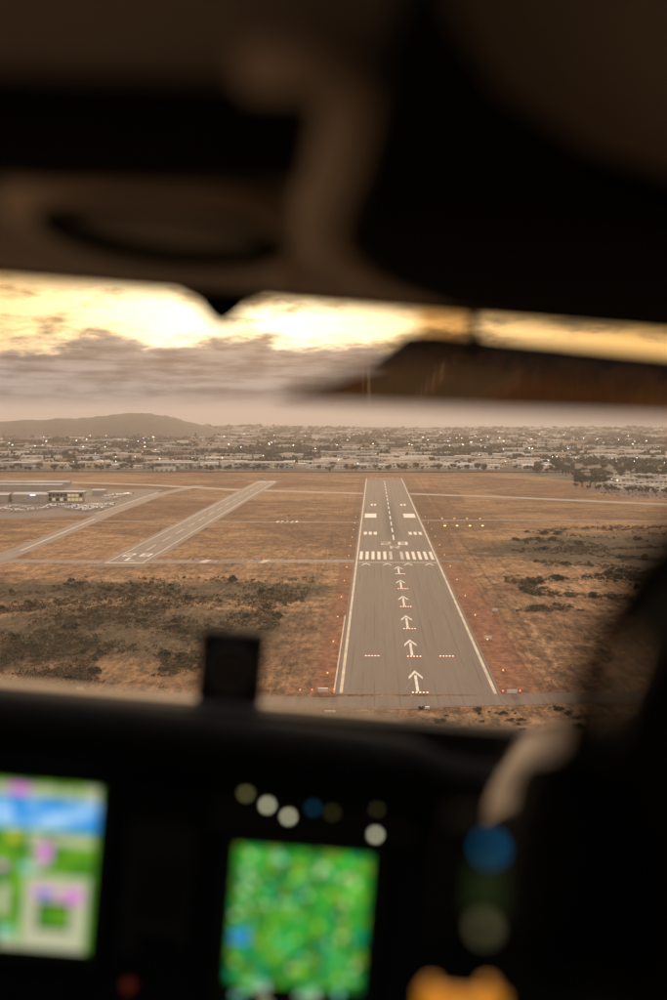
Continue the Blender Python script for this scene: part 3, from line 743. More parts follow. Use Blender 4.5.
# street lamps and floodlights that already burn
b = MB(); b.tube([(0, 0, 0), (0, 0, 7.6)], [.14, .09], 6); b.tube([(0, 0, 7.6), (.9, 0, 7.9)], .07, 5); me_pole = b.mesh('post', M_grey)
heads = []
for E in (E_wht, E_amber, E_cool, E_red):
    b = MB(); b.lathe([(.1, 7.55), (.5, 7.7), (.5, 7.95), (.15, 8.1)], (1.0, 0, 0), 8); heads.append(b.mesh('lamp_head', E))
lampn = ('warm white', 'amber', 'bluish white', 'red')
for i in range(150):
    a = rr.uniform(-10, 680); q = 468.5 - 30 * rr.random() ** 1.1
    if a > 605 and rr.random() < .25: q = rr.uniform(480, 492)
    k = rr.choice([0, 0, 0, 0, 1, 1, 2, 2, 3 if rr.random() < .5 else 0]); p = G(a, q)
    e = tag(empty('street_lamp', (p.x, p.y, 0), rr.uniform(0, 6.28)), '%s lamp on a post %s' % (lampn[k], 'beside the white campus' if q > 475 else depth(q) + ' ' + area(a)), 'street lamp', '%s town lamps' % lampn[k])
    s = rr.uniform(.8, 1.3); e.scale = (s, s, rr.uniform(.8, 1.3)); link('post', me_pole, e); link('lamp_head', heads[k], e)
# far town and far woods: too small to tell apart
def far_boxes(n, seed):
    r_ = np.random.RandomState(seed); B = MB()
    for i in range(n):
        q = 446 - 16.5 * r_.rand() ** .8; a = r_.uniform(-40, 710); p = G(a, q); s = 1.15 + (446 - q) * .05
        if hashn(p.x * .22, p.y * .16) > .58: continue
        z0 = gz(p.x, p.y); B.box((p.x, p.y, z0 + 3 * s * .8), (r_.uniform(12, 42) * s, r_.uniform(10, 20), r_.uniform(4, 8) * s * .9), r_.uniform(-.3, .3), mi=int(r_.choice([0, 0, 1, 1, 2, 3])))
    return B
B = far_boxes(900, 4)
tag(B.build('distant_town', [MATS['wall_white'], MATS['wall_grey'], MATS['wall_brown'], ROOFS[1]]), 'hazy roofs of the distant town below the skyline', 'town', kind='stuff')
rr = random.Random(31); sp = []
for i in range(9000):
    q = 466 - 37.5 * rr.random() ** .75; a = rr.uniform(-40, 710); p = G(a, q)
    if hashn(p.x * .22, p.y * .16) < .34 + .25 * rr.random(): continue
    sp.append((p.x, p.y, gz(p.x, p.y) + 1, rr.uniform(5, 9) * (1 + max(0, 450 - q) * .03)))
tag(clumps('distant_trees', sp, M_leaf[1], 12, 8, .34), 'hazy mass of trees between the distant roofs', 'trees', kind='stuff')
B = MB(); r_ = random.Random(6)
for i in range(110):
    q = 452 - 19 * r_.random(); a = r_.uniform(-20, 690); p = G(a, q); z0 = gz(p.x, p.y) + r_.uniform(7, 13); B.box((p.x, p.y, z0), (1.5, 1.5, 1.2), mi=r_.choice([0, 0, 0, 1, 2]))
tag(B.build('distant_lights', [E_wht, E_amber, E_cool]), 'sprinkle of small lights across the distant town', 'lights', kind='stuff')
# dark fence along the field's far edge
e = tag(empty('boundary_fence', (0, 1990, 0)), 'long dark wire fence along the far edge of the field', 'fence')
b = MB(); b.box((-150, 0, .75), (1100, .1, 1.3)); b.build('mesh_panel', M_dark, e)
for i in range(56): b = MB(); b.box((-700 + i * 20, -.1, .85), (.2, .2, 1.7)); b.build('post', M_grey, e)

# ------------------------------------------------------------------ hangars, terminal, parked aircraft
M_hang = mat('hangar_wall', (.46, .41, .36), (.36, .32, .28), .15, .6); M_hdoor = mat('hangar_door', (.42, .39, .35), (.36, .33, .30), .3, .5)
M_blue = emis('blue_sign_glow', (.35, .55, 1.0), 3)
def hangar(pxl, pxr, py, h, depth, nd, label, signm=None):
    a, c = G(pxl, py), G(pxr, py); w_ = c.x - a.x; e = tag(empty('hangar', ((a.x + c.x) / 2, a.y, 0)), label, 'hangar')
    b = MB(); b.box((0, depth / 2, h / 2), (w_, depth, h)); b.build('wall', M_hang, e)
    b = MB(); b.add([(-w_ / 2 - .5, -.5, h + .05), (w_ / 2 + .5, -.5, h + .05), (w_ / 2 + .5, depth / 2, h + 1.6), (-w_ / 2 - .5, depth / 2, h + 1.6), (w_ / 2 + .5, depth + .5, h + .05), (-w_ / 2 - .5, depth + .5, h + .05)], [(0, 1, 2, 3), (3, 2, 4, 5), (1, 4, 2), (0, 3, 5), (0, 5, 4, 1)]); b.build('roof', ROOFS[0], e)
    for i in range(nd):
        dw = w_ / nd; b = MB(); b.box((-w_ / 2 + dw * (i + .5), -.12 - .08 * (i % 2), h * .44), (dw * .96, .14, h * .86)); b.build('door_panel', M_hdoor, e)
    if signm: b = MB(); b.box((w_ * .1, -.4, h * .95), (5, .15, 1.2)); b.build('sign_panel', signm, e)
hangar(-48, 8, 502.5, 7, 26, 7, 'grey hangar with wide doors at the apron edge', M_blue)
hangar(12, 47, 502.5, 7.4, 26, 6, 'long grey hangar with sliding doors beside the glass terminal', M_blue)
hangar(92, 105, 495, 4.5, 12, 3, 'small pale hangar behind the parked aircraft')
a, c = G(48, 502), G(83, 502); w_ = c.x - a.x
e = tag(empty('terminal', ((a.x + c.x) / 2, a.y, 0)), 'glass fronted terminal with yellow lit windows by the apron', 'terminal')
b = MB(); b.box((0, 9, 4.5), (w_, 18, 9)); b.build('wall', M_hang, e); b = MB(); b.box((0, 8.5, 9.35), (w_ + 2, 20, .7)); b.build('roof', ROOFS[0], e)
for f in range(2):
    for i in range(9):
        lit = (f == 1 and i in (5, 6, 7)) or (f == 0 and i in (1, 3, 5, 6, 7, 8)); b = MB(); b.box((-w_ / 2 + (i + .5) * w_ / 9, -.06, 2.4 + 4 * f), (w_ / 9 * .8, .14, 2.6)); b.build('window', E_win if lit else M_glass, e)
b = MB(); b.box((w_ * .28, -.25, 9.9), (2.4, .3, 1.0)); b.build('sign_panel', E_red, e)
b = MB(); b.prism([(-1, -1), (1, -1), (1, 1), (-1, 1)], 0, 7); b.box((0, 0, 7.2), (3, 3, .4)); b.build('stair_tower', M_white, e, (w_ / 2 + 2.5, 2, 0))
hangar(-30, 62, 490, 5.5, 14, 10, 'long low pale row hangar behind the glass terminal')
hangar(-40, 70, 486.5, 5, 12, 12, 'rearmost long low row hangar of the apron')
M_ac = mat('aircraft_white', (.80, .79, .77), (.72, .71, .69), .8, .35, .5); M_acb = mat('aircraft_blue', (.08, .12, .25), None, .8, .35, .5)
def plane_proto():
    e = empty('parked_airplane')
    b = MB(); b.tube([(0, 4.2, 1.25), (0, 3.8, 1.25), (0, 2.6, 1.3), (0, .8, 1.45), (0, -1, 1.4), (0, -3.4, 1.4), (0, -4.6, 1.45)], [.12, .42, .58, .68, .6, .3, .12], 10); f = b.build('fuselage', M_ac, e, smooth=True)
    b = MB(); b.box((0, 1.2, 1.95), (1.0, 1.5, .45)); b.build('cabin_window', M_glass, f)
    for s in (-1, 1):
        b = MB(); b.add([(0, 2.0, 2.15), (0, .5, 2.15), (s * 5.6, .7, 2.3), (s * 5.6, 1.7, 2.3), (0, 2.0, 2.3), (0, .5, 2.27), (s * 5.6, .7, 2.38), (s * 5.6, 1.7, 2.4)], [(0, 1, 2, 3), (7, 6, 5, 4), (0, 3, 7, 4), (1, 5, 6, 2), (2, 6, 7, 3), (0, 4, 5, 1)]); b.build('wing', M_ac, e)
        b = MB(); b.box((s * .95, -4.2, 1.6), (1.8, .85, .09)); b.build('tailplane', M_ac, e)
        b = MB(); b.lathe([(.02, -.09), (.24, -.09), (.24, .09), (.02, .09)], (s * 1.15, .4, .24), 10, 0, 'X'); b.build('wheel', M_dark, e); b = MB(); b.tube([(s * 1.15, .4, .3), (s * .4, .5, 1.0)], .06, 6); b.build('gear_leg', M_ac, e)
    b = MB(); b.add([(-.06, -3.4, 1.5), (.06, -3.4, 1.5), (.05, -4.8, 1.5), (-.05, -4.8, 1.5), (-.04, -4.3, 2.9), (.04, -4.3, 2.9), (.03, -4.9, 2.9), (-.03, -4.9, 2.9)], [(3, 2, 1, 0), (4, 5, 6, 7), (0, 1, 5, 4), (1, 2, 6, 5), (2, 3, 7, 6), (3, 0, 4, 7)]); b.build('fin', M_acb, e)
    b = MB(); b.box((0, 4.22, 1.25), (.14, .06, 1.9)); b.build('propeller', M_dark, e)
    b = MB(); b.lathe([(.02, -.08), (.2, -.08), (.2, .08), (.02, .08)], (0, 3.2, .2), 10, 0, 'X'); b.tube([(0, 3.2, .2), (0, 3.1, 1.0)], .05, 6); b.build('nose_wheel', M_dark, e)
    return e
proto = plane_proto(); rr = random.Random(3); first = True
spots = [(10, 508), (16, 507), (24, 508.5), (37, 510), (44, 509.5), (51, 508), (57, 507), (63, 506.5), (72, 510), (79, 510.5), (83, 509), (88, 508.5), (92, 507.5), (97, 507), (101, 507), (86, 511.5), (106, 497.5), (112, 497), (118, 496.8), (123, 496.5), (5, 511), (14, 511.5), (20, 512), (31, 511), (67, 509), (75, 507.5), (94, 510), (102, 509.5), (110, 506.5), (115, 499.5), (108, 500.5), (128, 496)]
for (a, q) in spots:
    p = G(a, q); o = proto if first else copy_tree(proto, (p.x, p.y, .04), rr.uniform(0, 6.28))
    if first: proto.location = (p.x, p.y, .04); first = False
    s = rr.uniform(.95, 1.35); o.scale = (s, s, s); tag(o, 'small white high wing airplane parked ' + ('in front of the grey hangars' if a < 48 else 'in front of the glass terminal' if a < 84 else 'beside the small pale hangar' if q < 502 else 'on the apron right of the terminal'), 'airplane', 'parked airplanes on the apron')

# ------------------------------------------------------------------ the cockpit
ROLL = R(4.7)                          # the aircraft is banked a little to the right
cr, sr = math.cos(ROLL), math.sin(ROLL)
XL, ZL = RT * cr - UP * sr, RT * sr + UP * cr
CK = Matrix((XL, FW, ZL)).transposed().to_4x4(); CK.translation = Vector((0, 0, CAMZ))
def uv(px, py):
    x, y = px - 333.5, 500 - py
    return x * cr - y * sr, x * sr + y * cr
def P(px, py, d): u, v = uv(px, py); return Vector((u / F * d, d, v / F * d))
CEIL = .19
def PC(px, py, z=CEIL):                # where a pixel meets the level ceiling lining
    u, v = uv(px, py); d = z * F / v; return Vector((u / F * d, d, z))
cock = empty('airplane_cockpit'); cock.matrix_world = CK
tag(cock, 'dark airplane cockpit with glowing displays, glareshield and overhead lining round the view', 'cockpit')
K_black = mat('black_vinyl', (.010, .010, .011), (.007, .007, .008), 60, .9, .02, bump=.05)
K_panel = mat('panel_black', (.012, .012, .014), (.009, .009, .010), 40, .8, .05)
K_head = mat('taupe_headliner', (.52, .475, .43), (.44, .40, .36), 90, .9, .1, bump=.05)
K_trim = mat('tan_trim', (.80, .67, .53), (.70, .58, .46), 50, .6, .35)
K_sill = mat('beige_sill', (.60, .43, .27), (.52, .37, .23), 30, .8, .2)
K_bezel = mat('bezel_grey', (.022, .022, .024), (.017, .017, .019), 50, .7, .08)
def kp(name, b, m, parent=None, **k): return b.build(name, m, parent or cock, **k)
# shell: lining, side walls, rear bulkhead, floor
W, YR, FL = .82, -1.6, -1.25; CABIN_PANES = []
b = MB(); b.prism([(-W, YR), (W, YR), (W, 1.326), (-W, 1.326)], CEIL, CEIL + .06); kp('ceiling_lining', b, K_head)
b = MB(); b.box((0, YR - .03, -.53), (2 * W + .1, .06, 1.6)); kp('rear_bulkhead', b, K_head)
b = MB(); b.box((0, .2, FL - .03), (2 * W + .1, 4.4, .06)); kp('cabin_floor', b, K_black)
for s in (-1, 1):
    b = MB(); b.box((s * (W + .03), .3, -.80), (.06, 3.9, .95)); kp('side_wall', b, K_black)
    for y_, l_ in ((-1.5, .25), (-.95, .22), (-.4, .22), (.04, .12)): b = MB(); b.box((s * (W + .03), y_, -.065), (.06, l_, .51)); kp('cabin_pillar', b, K_head)
    b = MB(); b.add([(s * (W + .035), -1.6, -.32), (s * (W + .035), .1, -.32), (s * (W + .035), .1, CEIL), (s * (W + .035), -1.6, CEIL)], [(0, 1, 2, 3)]); CABIN_PANES.append(b)
    b = MB(); b.tube([(s * (W + .02), 1.33, CEIL + .02), (s * (W + .02), 2.22, -.40)], .05, 10); kp('windshield_post', b, K_black)
    b = MB(); b.tube([(s * (W + .02), .1, CEIL + .02), (s * (W + .02), 1.33, CEIL + .02)], .03, 8); kp('window_rail', b, K_black)
b = MB(); b.box((0, 1.345, CEIL + .018), (2 * W, .036, .036)); kp('windshield_header', b, K_black)
# windshield glass
def glass_mat(name, tint, gl=.04, rough=.04, gcol=(1, 1, 1)):
    m = bpy.data.materials.new(name); m.use_nodes = True; nt = m.node_tree; nt.nodes.clear(); MATS[name] = m
    t = nt.nodes.new('ShaderNodeBsdfTransparent'); t.inputs[0].default_value = (*tint, 1)
    g = nt.nodes.new('ShaderNodeBsdfGlossy'); g.inputs['Roughness'].default_value = rough; g.inputs[0].default_value = (*gcol, 1)
    x = nt.nodes.new('ShaderNodeMixShader'); x.inputs[0].default_value = gl; o = nt.nodes.new('ShaderNodeOutputMaterial')
    nt.links.new(t.outputs[0], x.inputs[1]); nt.links.new(g.outputs[0], x.inputs[2]); nt.links.new(x.outputs[0], o.inputs[0]); return m
K_glass = glass_mat('windshield_glass', (.97, .97, .96), .012)
b = MB(); b.add([(-W, 2.22, -.42), (W, 2.22, -.42), (W, 1.365, CEIL + .02), (-W, 1.365, CEIL + .02)], [(0, 1, 2, 3)]); kp('windshield_pane', b, K_glass)
for s in (-1, 1):
    b = MB(); b.add([(s * (W + .03), .12, -.32), (s * (W + .03), 2.15, -.32), (s * (W + .03), 1.36, CEIL), (s * (W + .03), .12, CEIL)], [(0, 1, 2, 3)]); kp('side_pane', b, K_glass)
for b in CABIN_PANES: kp('cabin_pane', b, K_glass)
# glareshield: a padded black hood with a step at its right end
def edge(pts, d): return [P(a, q, d) for a, q in pts]
top = [(-260, 665), (0, 689), (120, 701), (250, 716), (340, 727), (415, 738.5), (432, 746), (445, 753), (490, 761.5), (700, 779), (900, 796)]
b = MB(); n = len(top); rows_ = []
for (d, dz) in ((1.66, -.10), (1.56, -.06), (1.54, -.02), (1.56, -.004), (1.62, 0.0), (1.70, -.024), (1.85, -.065), (2.05, -.12), (2.2, -.16)):
    rows_.append([(p.x * (1.62 / 1.62), d, p.z + dz) for p in edge(top, 1.62)])
for r in rows_: b.v += r
for j in range(len(rows_) - 1):
    for i in range(n - 1): b.f.append((j * n + i, j * n + i + 1, (j + 1) * n + i + 1, (j + 1) * n + i)); b.m.append(0)
kp('glareshield', b, K_black, smooth=True)
# beige sill between glareshield and windshield
b = MB(); z0 = -.207 / F * 1000 * 2.12
b.add([(-W, 1.86, -.312), (.13, 1.86, -.318), (.13, 2.10, z0 + .001), (-W, 2.10, z0 + .008), (.13, 2.2, -.38), (-W, 2.2, -.38)], [(0, 1, 2, 3), (3, 2, 4, 5)]); kp('windshield_sill', b, K_sill, smooth=True)
b = MB(); b.box((0, 2.26, -.83), (2 * W + .1, .06, .86)); kp('firewall', b, K_black)
# instrument panel
PD = 1.66
b = MB(); b.box((0, PD + .03, -.62), (2 * W, .06, .72)); kp('instrument_panel', b, K_panel)
def loc(u, v, d): return (u / F * d, v / F * d)     # cockpit-frame pixels -> x, z on the plane y = d
def pbox(b, u0, u1, v0, v1, d, t=.004, mi=0):
    (x0, z0), (x1, z1) = loc(u0, v0, d), loc(u1, v1, d); b.box(((x0 + x1) / 2, d - t / 2, (z0 + z1) / 2), (abs(x1 - x0), t, abs(z1 - z0)), mi=mi)
def screen_mat(name, f):
    m, nt, bs = base(name); bs.inputs['Base Color'].default_value = (.01, .01, .01, 1); bs.inputs['Roughness'].default_value = .3
    tcn = nt.nodes.new('ShaderNodeTexCoord'); col, st = f(nt, N(nt, tcn.outputs['Object']))
    nt.links.new(col.s, bs.inputs['Emission Color']); bs.inputs['Emission Strength'].default_value = st; return m
def map_col(nt, p):
    a = noise(nt, p, 38, 3, .6); c = noise(nt, xyz(nt, *[q + 3.3 for q in sep(nt, p)]), 55, 2)
    col = mix(nt, a.step(.38, .62), (.008, .12, .02), (.035, .34, .02)); col = mix(nt, c.step(.52, .66), col, (.20, .34, .03)); col = mix(nt, c.step(.44, .30), col, (.0, .34, .16))
    return col, 1.0
def pfd_col(nt, p):
    a = noise(nt, p, 40, 2); return mix(nt, a.step(.35, .65), (.05, .22, .015), (.16, .40, .02)), .9
def sky_col(nt, p):
    a = noise(nt, p, 30, 2); return mix(nt, a.step(.35, .65), (.03, .30, .75), (.45, .72, .95)), .95
S_map, S_pfd, S_sky = screen_mat('map_screen', map_col), screen_mat('attitude_screen', pfd_col), screen_mat('attitude_sky', sky_col)
S_cream = emis('cream_symbols', (.80, .80, .52), .6); S_mag = emis('magenta_symbols', (.80, .28, .75), .8); S_green = emis('green_symbols', (.10, .70, .02), .85)
S_cyan = emis('cyan_symbols', (.35, .85, .62), .65); S_yel = emis('yellow_symbols', (.75, .70, .05), .8); S_blue = emis('blue_symbols', (.04, .30, .70), .8); S_blk = mat('screen_black', (.012, .014, .012), None, 5, .3)
def display(u0, u1, v0, v1, body, name='display'):
    b = MB(); pbox(b, u0 - 12, u1 + 12, v0 - 16, v1 + 10, PD - .001, .012); d = kp(name, b, K_bezel, bevel=.003)
    b = MB(); pbox(b, u0, u1, v0, v1, PD - .014, .002); b.build('screen', body, d)
    for i in range(6):
        b = MB(); (x, z) = loc(u0 + (i + .5) * (u1 - u0) / 6, v0 - 9, PD); b.box((x, PD - .016, z), (.016, .008, .008)); b.build('soft_key', K_black, d)
    return d
def sym(d, m, *rects, t=0.0):
    for (u0, u1, v0, v1) in rects:
        b = MB(); pbox(b, u0, u1, v0, v1, PD - .0165 - t, .0012); b.build('symbol', m, d)
# primary flight display (left)
d = display(-343, -208, -471, -306, S_pfd)
sym(d, S_sky, (-343, -208, -352, -321)); sym(d, S_cream, (-320, -250, -318, -310), (-246, -232, -319, -311), (-226, -210, -320, -308), (-252, -212, -366, -357), (-275, -262, -372, -356), (-272, -258, -392, -378), t=.0014)
sym(d, S_mag, (-300, -278, -319, -309), (-264, -252, -385, -364), (-306, -296, -395, -388), t=.0028); sym(d, S_yel, (-296, -285, -366, -357), t=.0014); sym(d, S_cyan, (-282, -266, -396, -386), (-300, -283, -461, -452), t=.0014)
sym(d, S_cream, (-276, -213, -471, -398), (-298, -278, -471, -463), (-302, -292, -440, -410), t=.0014); sym(d, S_blk, (-262, -228, -452, -424), t=.0028)
sym(d, S_pfd, (-260, -230, -450, -428), t=.0042); sym(d, S_mag, (-268, -244, -420, -410), (-236, -217, -424, -410), t=.0028); sym(d, S_blue, (-262, -250, -421, -414), t=.0042)
# centre map display
d = display(-68, 67.5, -548, -352, S_map)
rr = random.Random(14)
sym(d, S_blk, (-68, 67.5, -548, -489), t=.0006)
S_dot = [emis('cream_dots', (.75, .78, .42), .95), emis('aqua_dots', (.20, .72, .42), .95), emis('green_dots', (.12, .80, .02), .95), emis('lime_dots', (.50, .70, .03), .95)]
def dots(n_, u0, u1, v0, v1, pick, sz=(2.5, 5)):
    for i in range(n_):
        u, v = rr.uniform(u0, u1), rr.uniform(v0, v1); a = rr.uniform(*sz); sym(d, S_dot[rr.choice(pick)], (u, u + a, v, v + a), t=.0014)
dots(5, -62, -40, -366, -356, [2, 2, 0]); dots(3, -30, -18, -368, -356, [0, 1], (4, 6)); dots(6, -10, 8, -384, -357, [2]); dots(5, 14, 26, -378, -358, [0]); dots(4, 40, 60, -366, -357, [2])
dots(8, 38, 62, -420, -376, [0, 0, 3]); dots(6, -62, -36, -400, -372, [0, 1]); dots(90, -66, 62, -486, -376, [0, 1, 1, 2, 2, 3, 3], (1.5, 5))
sym(d, S_blue, (-66, -48, -450, -436), t=.0028)
for i in range(24):
    u, v = rr.uniform(-64, 50), rr.uniform(-540, -490); sym(d, rr.choice([S_cyan, S_cream, S_green, S_cyan]), (u, u + rr.uniform(6, 14), v, v + rr.uniform(4, 7)), t=.0014)
# right display, dim and mostly hidden by the copilot
d = display(205, 340, -471, -306, S_blk)
# standby instrument stack between the displays
b = MB(); pbox(b, -176, -108, -470, -335, PD, .014); st = kp('standby_instrument', b, K_bezel, bevel=.004)
b = MB(); pbox(b, -163, -122, -430, -372, PD - .0145, .002); b.build('screen', S_blk, st)
for (u, v) in ((-150, -450), (-128, -452)): b = MB(); x, z = loc(u, v, PD); b.lathe([(.004, -.034), (.009, -.03), (.010, -.012)], (x, PD, z), 14, 0, 'Y'); b.build('knob', K_black, st)
b = MB(); x, z = loc(-164, -500, PD); b.lathe([(.002, -.012), (.006, -.010), (.007, 0)], (x, PD, z), 12, 0, 'Y'); kp('warning_lamp', b, emis('dim_red', (.5, .06, .03), .12))
# mode control strip above the centre display
b = MB(); pbox(b, -95, 110, -338, -284, PD, .012); st = kp('mode_panel', b, K_bezel, bevel=.003)
K_lamp = emis('cream_button_glow', (.80, .76, .50), 3.2); K_dim = emis('dim_button_glow', (.45, .42, .15), .9)
def button(u, v, m, r=.0032):
    x, z = loc(u, v, PD); b = MB(); b.lathe([(.006, -.018), (.008, -.016), (.0085, -.010)], (x, PD, z), 14, 0, 'Y'); k = b.build('button', K_black, st)
    b = MB(); b.lathe([(.0005, -.0205), (r, -.020), (r, -.018)], (x, PD, z), 12, 0, 'Y'); b.build('button_light', m, k)
for (u, v) in ((-40.5, -306), (-18.7, -315.6), (68.5, -326.5)): button(u, v, K_lamp)
for (u, v) in ((-62.5, -296), (68, -298.5)): button(u, v, K_dim, .004)
button(5, -305, emis('dim_blue', (.02, .14, .25), .6), .004); button(24, -308, emis('dim_olive', (.2, .18, .05), .4), .004)
# indicator box standing on the glareshield
b = MB(); x, z = loc(-89, -178, 1.76); hw = 32.5 / F * 1.76; hh = 38 / F * 1.76
b.box((x, 1.78, z), (2 * hw, .05, 2 * hh)); bx_ = kp('standby_compass', b, K_black, bevel=.007)
b = MB(); b.box((x, 1.79, z - hh - .02), (1.8 * hw, .04, .08)); b.build('mount', K_black, bx_)
b = MB(); b.lathe([(.027, -.002), (.030, -.006), (.033, -.003), (.033, .002)], (x, 1.755, z), 28, 0, 'Y'); b.build('dial_ring', K_bezel, bx_)
b = MB(); b.lathe([(.001, -.003), (.026, -.0028), (.026, 0)], (x, 1.755, z), 28, 0, 'Y'); b.build('dial', mat('dial_face', (.02, .013, .010), (.014, .012, .012), 80, .4), bx_)
# overhead: black switch panel, oval lamp pod, moulded ridge, big stowed black pad
def slab(pix, t, z=CEIL):
    b = MB(); b.prism([tuple(PC(*p)[:2]) for p in pix], z - t, z + .002); return b
kp('overhead_switch_panel', slab([(-260, 40), (-20, 74), (330, 84), (345, 96), (330, 140), (308, 166), (60, 166), (-200, 146)], .012), K_black, bevel=.004)
b = MB(); c = PC(163, 212)
def ellipse(rx, ry, n_=36, z=0): return [(c.x + rx * math.cos(2 * math.pi * i / n_), c.y + .02 + ry * math.sin(2 * math.pi * i / n_), CEIL + z) for i in range(n_ + 1)]
b.tube(ellipse(.098, .13, z=-.004), .014, 10, cap=False); pod = kp('lamp_pod', b, K_trim, smooth=True)
b = MB(); b.tube(ellipse(.080, .108, z=-.008), .0105, 10, cap=False); b.build('rim_shade', K_black, pod, smooth=True)  # black ring stands in for the shade inside the oval's rim
b = MB(); b.prism([p[:2] for p in ellipse(.072, .098)[:-1]], CEIL - .006, CEIL - .001); b.build('dish', K_head, pod)
p = PC(290, 246); b = MB(); b.lathe([(.006, -.034), (.012, -.028), (.013, 0)], (p.x, p.y, CEIL), 16); kp('ceiling_knob', b, K_trim, smooth=True)
ridge = [PC(a, q, .182) for a, q in ((250, 70), (305, 66), (350, 70), (352, 110), (338, 160), (320, 205), (325, 242), (365, 268), (440, 293), (560, 309), (720, 320))]
b = MB(); b.tube(ridge, [.010, .013, .017, .016, .017, .018, .018, .016, .014, .012, .010], 12); kp('moulded_ridge', b, K_trim, smooth=True)
pad = [(415, -60), (384, 50), (366, 140), (362, 212), (388, 256), (455, 284), (560, 298), (720, 308), (900, 320), (900, 200), (680, 180), (590, 150), (500, 90), (450, 10), (430, -60)]
kp('stowed_visor', slab(pad, .022), K_black, bevel=.008)
# hook bracket at the top of the windshield
b = MB(); u, v = uv(222, 300); dd = 1.345
pts = [(-58, 206), (-46, 194), (-26, 186), (-13, 172), (0, 163), (13, 173), (26, 187), (44, 195), (56, 206)]
vs = [((u + a) / F * dd, dd - .012, q / F * dd) for a, q in pts] + [((u + a) / F * dd, dd + .012, q / F * dd) for a, q in pts]; n = len(pts)
b.add(vs, [tuple(range(n)), tuple(range(n, 2 * n))[::-1]] + [(i, n + i, n + (i + 1) % n, (i + 1) % n) for i in range(n)]); kp('centre_bracket', b, K_black, bevel=.003)
# tinted swing-down visor on its arm
K_tint = glass_mat('tinted_acrylic', (.05, .035, .026), .17, .0, (.95, .68, .42))
vz = [((395, 338), 1.50), ((430, 336.5), 1.50), ((760, 371), 1.50), ((760, 418), 1.22), ((430, 414), 1.22), ((270, 403), 1.18), ((300, 388), 1.24), ((350, 366), 1.34)]
vis = empty('tinted_visor', parent=cock)
def vis_z(d_):
    a0, k_ = R(-1.19), R(2.55) / .43
    return .0810 + a0 * (d_ - .75) + k_ * (d_ - .75) ** 2 / 2
b = MB(); nc, nr = 24, 26
for z_ in (0.0, .003):
    for j in range(nr + 1):
        t = j / nr
        for i in range(nc + 1):
            f_ = i / nc; x0 = .030 + (-.062 - .030) * t; x_ = x0 + (.52 - x0) * f_
            far = 1.20 - .20 * max(0.0, min(1.0, (x_ + .05) / .30)); near = .752 + .05 * f_
            d_ = near + (far - near) * t; b.v.append((x_, d_, vis_z(d_) + z_))
q_ = (nr + 1) * (nc + 1)
for j in range(nr):
    for i in range(nc):
        a = j * (nc + 1) + i; b.f.append((a, a + 1, a + nc + 2, a + nc + 1)); b.f.append((q_ + a + nc + 1, q_ + a + nc + 2, q_ + a + 1, q_ + a)); b.m += [0, 0]
b.build('tinted_pane', K_tint, vis, smooth=True)
b = MB(); q_ = [P(404, 337, 1.50), P(430, 335.5, 1.50), P(760, 370, 1.50), P(760, 400, 1.42), P(430, 366, 1.42), P(372, 362, 1.42)]; b.add([p + Vector((0, -.004, -.001)) for p in q_] + [p + Vector((0, .006, .002)) for p in q_], [tuple(range(6)), tuple(range(6, 12))[::-1]] + [(i, 6 + i, 6 + (i + 1) % 6, (i + 1) % 6) for i in range(6)]); b.build('black_rail', K_black, vis)
b = MB(); b.tube([P(405, 343, 1.49), P(430, 341.5, 1.49), P(760, 376, 1.49)], .0105, 10); b.build('hinge_rod', K_black, vis)
b = MB(); b.tube([P(474, 306, 1.36), P(474, 326, 1.42), P(476, 345, 1.49)], [.006, .006, .007], 8); b.build('swing_arm', K_black, vis)
b = MB(); q_ = [P(418, 308, 1.36), P(468, 313, 1.36), P(466, 340, 1.47), P(418, 335, 1.47)]; b.add(q_ + [p + Vector((0, .004, .002)) for p in q_], [(0, 1, 2, 3), (7, 6, 5, 4), (0, 4, 5, 1), (1, 5, 6, 2), (2, 6, 7, 3), (3, 7, 4, 0)]); b.build('clear_tab', glass_mat('amber_tab', (.82, .72, .58), .02), vis)
# right: invented tan ledge tilted to catch windshield light, switch column with coloured key lights, amber panel on the pedestal
b = MB(); led = [((548, 728), 1.50, 26), ((540, 745), 1.44, 30), ((528, 765), 1.37, 31), ((516, 788), 1.30, 28), ((506, 815), 1.24, 20)]
vs = []
for (a, q), d_, hw_ in led:
    k_ = [P(a - hw_, q + 8, d_), P(a - hw_ * .5, q - 3, d_), P(a + hw_ * .5, q - 6, d_), P(a + hw_, q + 4, d_)]
    vs += k_ + [p + Vector((0, .03, -.035)) for p in reversed(k_)]
b.v = [tuple(v) for v in vs]
for j in range(4):
    for i in range(8): b.f.append((j * 8 + i, j * 8 + (i + 1) % 8, j * 8 + 8 + (i + 1) % 8, j * 8 + 8 + i)); b.m.append(0)
b.f += [tuple(range(8)), tuple(range(32, 40))[::-1]]; b.m += [0, 0]
kp('added_tan_ledge', b, mat('added_ledge_tan', (.74, .57, .41), (.66, .50, .36), 60, .8, .1), smooth=True)
ped = empty('centre_pedestal', parent=cock)
b = MB(); p0 = P(486, 890, .72); b.box((p0.x, p0.y + .02, p0.z), (.040, .03, .068)); b.build('switch_column', K_black, ped, bevel=.005)
def keyl(px, py, m, r):
    p = P(px, py, .715); b = MB(); b.lathe([(.001, -.006), (r, -.005), (r, .004)], (p.x, p.y, p.z), 16, 0, 'Y'); b.build('key_light', m, ped)
keyl(490, 848, emis('blue_key_glow', (.0, .13, .28), 1.5), .0036); keyl(484, 928, emis('cream_key_glow', (.42, .36, .18), .55), .0034)
b = MB(); p = P(487, 888, .717); b.box((p.x, p.y, p.z), (.014, .004, .026)); b.build('green_label', emis('dim_green', (.02, .035, .008), .7), ped)
